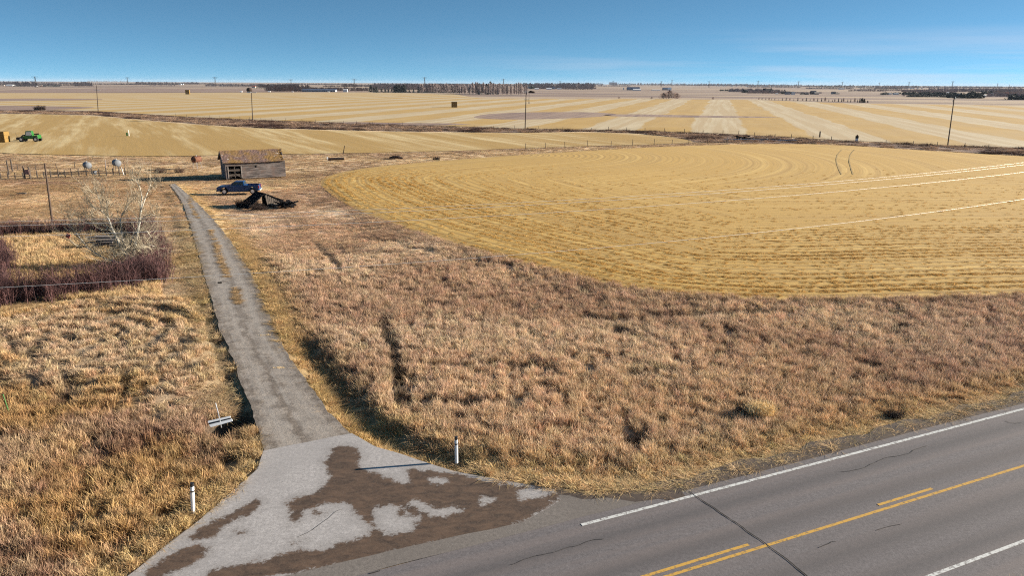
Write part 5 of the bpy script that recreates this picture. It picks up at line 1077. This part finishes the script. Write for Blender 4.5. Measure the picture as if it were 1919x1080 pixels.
building(1187, 168.8, 22, 5.5, 'g', 'b', 'wide blue-grey barn in the open plain, left farm', depth=.3, roofh=.6); building(1194, 169.4, 13, 3, 'w', 'w', 'white low shed in front of the wide blue-grey barn'); building(1168.5, 168.4, 1.4, 3.8, 'w', 'w', 'slim white silo left of the wide blue-grey barn', depth=1); building(1230, 169, 14, 1.4, 'w', 'w', 'very low white shed between two barns on the plain'); building(1247, 168.8, 9, 4.6, 'g', 'b', 'blue-grey hangar joined to a white round-fronted one'); building(1255, 169.3, 6, 5.2, 'w', 'w', 'white round-fronted hangar above the broad bush', roofh=.6); building(1133, 160.5, 5, 1.5, 'w', 'w', 'tiny white shed on the plain left of the elevator')
building(1149, 158.5, 14, 4.2, 'g', 'b', 'blue-green grain elevator building on the skyline', roofh=.3)
building(1379, 171.5, 1.8, 2.8, 'w', 'w', 'left one of two narrow white houses by the dark belt'); building(1383, 171.8, 2, 2.8, 'w', 'w', 'right one of two narrow white houses by the dark belt'); building(1408, 172.4, 10, 2.4, 'w', 'w', 'long white building in the middle of the dark belt'); building(1456, 176, 4, 1.5, 'w', 'w', 'tiny white shed by the trees left of the white-gabled house')
building(1477, 176.8, 8, 5.5, 'g', 'd', 'dark-roofed part of the white-gabled house'); building(1487, 177, 5.5, 4.6, 'w', 'g', 'white gable front of the dark-roofed house'); building(1525, 176.6, 9, 6.5, 'd', 'd', 'big dark barn standing open on the plain', roofh=.4); building(1531, 176.9, 7, 4.4, 't', 't', 'tan lean-to on the right of the big dark barn'); building(1512, 177, 6, 3, 'd', 'd', 'low dark shed left of the big dark barn')
building(1563, 176.2, 7, 4.5, 'g', 'd', 'grey house with dark roof alone on the plain'); building(1570, 176.3, 6, 3, 't', 't', 'tan garage joined to the lone grey house')
building(1657, 177, 3, 2.6, 'w', 'w', 'leftmost white building of the long farm cluster'); building(1668, 177, 7, 3, 'w', 'g', 'second white building of the long farm cluster'); building(1680, 177.2, 8, 3.4, 'w', 'g', 'third white building of the long farm cluster, broadest'); building(1716, 176.6, 6, 3, 'w', 't', 'pale house left of the dark evergreens'); building(1703, 176, 14, 3.2, 'r', 't', 'long faded red roofed shed in the far cluster'); building(1776, 175.4, 4, 3, 'w', 'w', 'white house left of the leaning pole top'); building(1780, 181.9, 6, 2.4, 'w', 'g', 'low white house just under the leaning pole top'); building(1797, 181, 5, 5.5, 'w', 'g', 'tall white house right of the leaning pole top'); building(1842, 181.4, 12, 4.4, 't', 'w', 'broad pale tan house right of the dark evergreens'); building(1859, 178.5, 5, 3.6, 'w', 'w', 'white shed right of the broad pale tan house'); building(1888, 178, 5, 5.5, 't', 'r', 'tan house at the left end of the last dark belt'); building(1905, 185, 22, 2.8, 'g', 'b', 'long blue-grey shed at the right edge', depth=.2)
building(1705, 165, 3, 3, 'w', 'g', 'tiny white tower house far off on the right skyline'); building(1539, 162.6, 4, 2, 'w', 'w', 'tiny white building far off on the skyline'); building(1578, 167.2, 8, 2.2, 'w', 'g', 'tiny far farmhouse among skyline trees')
# hamlet on the right horizon
for i in range(18):
    px = 1340 + i * 7.1 + rg.uniform(-3, 3); building(px, 161.5 + (px - 1340) * .007, rg.uniform(1.5, 3.5), 1.4, 'w', 'g', 'tiny pale house of the distant hamlet on the skyline')['group'] = 'tiny pale houses of the distant hamlet'
for i in range(10):
    px = 1672 + i * 6 + rg.uniform(-2, 2); building(px, 165.8, rg.uniform(1.5, 3), 1.6, 'w', 'b', 'tiny pale house of the distant village at the right skyline')['group'] = 'tiny pale houses of the distant village'
# pylons
def pylon_mesh(H_):
    b = MB(); w_ = H_ * .10
    for sx_ in (-1, 1):
        for sy_ in (-1, 1): b.tube([(sx_ * w_, sy_ * w_, 0), (sx_ * w_ * .25, sy_ * w_ * .25, H_ * .7), (sx_ * w_ * .2, sy_ * w_ * .2, H_)], H_ * .012, 3)
    for k in range(7):
        t0, t1 = k / 7, (k + 1) / 7; a0, a1 = w_ * (1 - .78 * min(1, t0 / .7)), w_ * (1 - .78 * min(1, t1 / .7))
        for s_ in (-1, 1): b.tube([(-a0 * s_, -a0, H_ * t0), (a1 * s_, -a1, H_ * t1)], H_ * .006, 3); b.tube([(-a0 * s_, a0, H_ * t0), (a1 * s_, a1, H_ * t1)], H_ * .006, 3)
    return b
def pylon(px, ytop, D, label, group=None):
    yb = HC + (px - 960) * SL; x = (px - 959.5) / F * D * 1.0; X, Z = PZ(px, ytop, D); H_ = Z; p = empty('transmission_pylon', (X, D, 0), .3, label, 'pylon', group)
    pylon_mesh(H_).build('tower', M['pole_far'], p)
    for z_, w_ in ((.96, .30), (.86, .22)): MB().tube([(-H_ * w_, 0, H_ * z_), (0, 0, H_ * (z_ + .025)), (H_ * w_, 0, H_ * z_)], H_ * .011, 3).build('crossarm', M['pole_far'], p)
for px, yt, D, lb in ((65, 143, 1900, 'thin dark mast rising above the leftmost wood'), (238, 144.5, 3600, 'faint pylon between the first and second skyline woods'), (402.5, 144, 3000, 'pylon above the left skyline, left of the nest pole'), (545, 148.5, 2300, 'pylon above the brown brush left of centre'), (663.5, 147.2, 2300, 'pylon above the bright white boxy shed'), (795.5, 144.5, 3300, 'tall slim pylon above the loose spruce row'), (943.5, 147.5, 4000, 'pylon above the poplar grove'), (1049.5, 151.5, 3600, 'pylon above the woods right of the middle pole'), (1149, 151, 5200, 'small pylon by the grain elevator'), (1239.5, 152, 3900, 'pylon above the white hangar'), (1259.5, 149, 6500, 'very thin faint mast right of the white hangar'), (1329, 152, 3900, 'pylon between the two plain farms'), (1421, 151, 3900, 'pylon above the dark belt'), (1497, 152, 3700, 'pylon above the white-gabled house'), (1579, 153.2, 3900, 'pylon right of the lone grey house'), (1648, 154.5, 4200, 'small pylon left of the farm cluster'), (1704, 153.5, 3900, 'pylon above the distant village'), (1786, 152, 3500, 'pylon above the leaning pole top'), (1870, 156, 4300, 'small pylon near the right edge'), (1892, 158, 4600, 'smallest pylon at the right edge')):
    pylon(px, yt, D, lb)

# ------------------------------------------------------------------ haze over the plain
hz = MB().box((0, 13300, 28), (120000, 27600, 58)).build('haze', None); tag(hz, kind='stuff')
hm = bpy.data.materials.new('haze'); hm.use_nodes = True; ht = hm.node_tree; ht.nodes.clear(); ho = ht.nodes.new('ShaderNodeOutputMaterial'); hv = ht.nodes.new('ShaderNodeVolumePrincipled')
hv.inputs['Color'].default_value = (.66, .76, .90, 1); hv.inputs['Density'].default_value = 2.2e-5; ht.links.new(hv.outputs[0], ho.inputs['Volume']); hz.data.materials.append(hm)
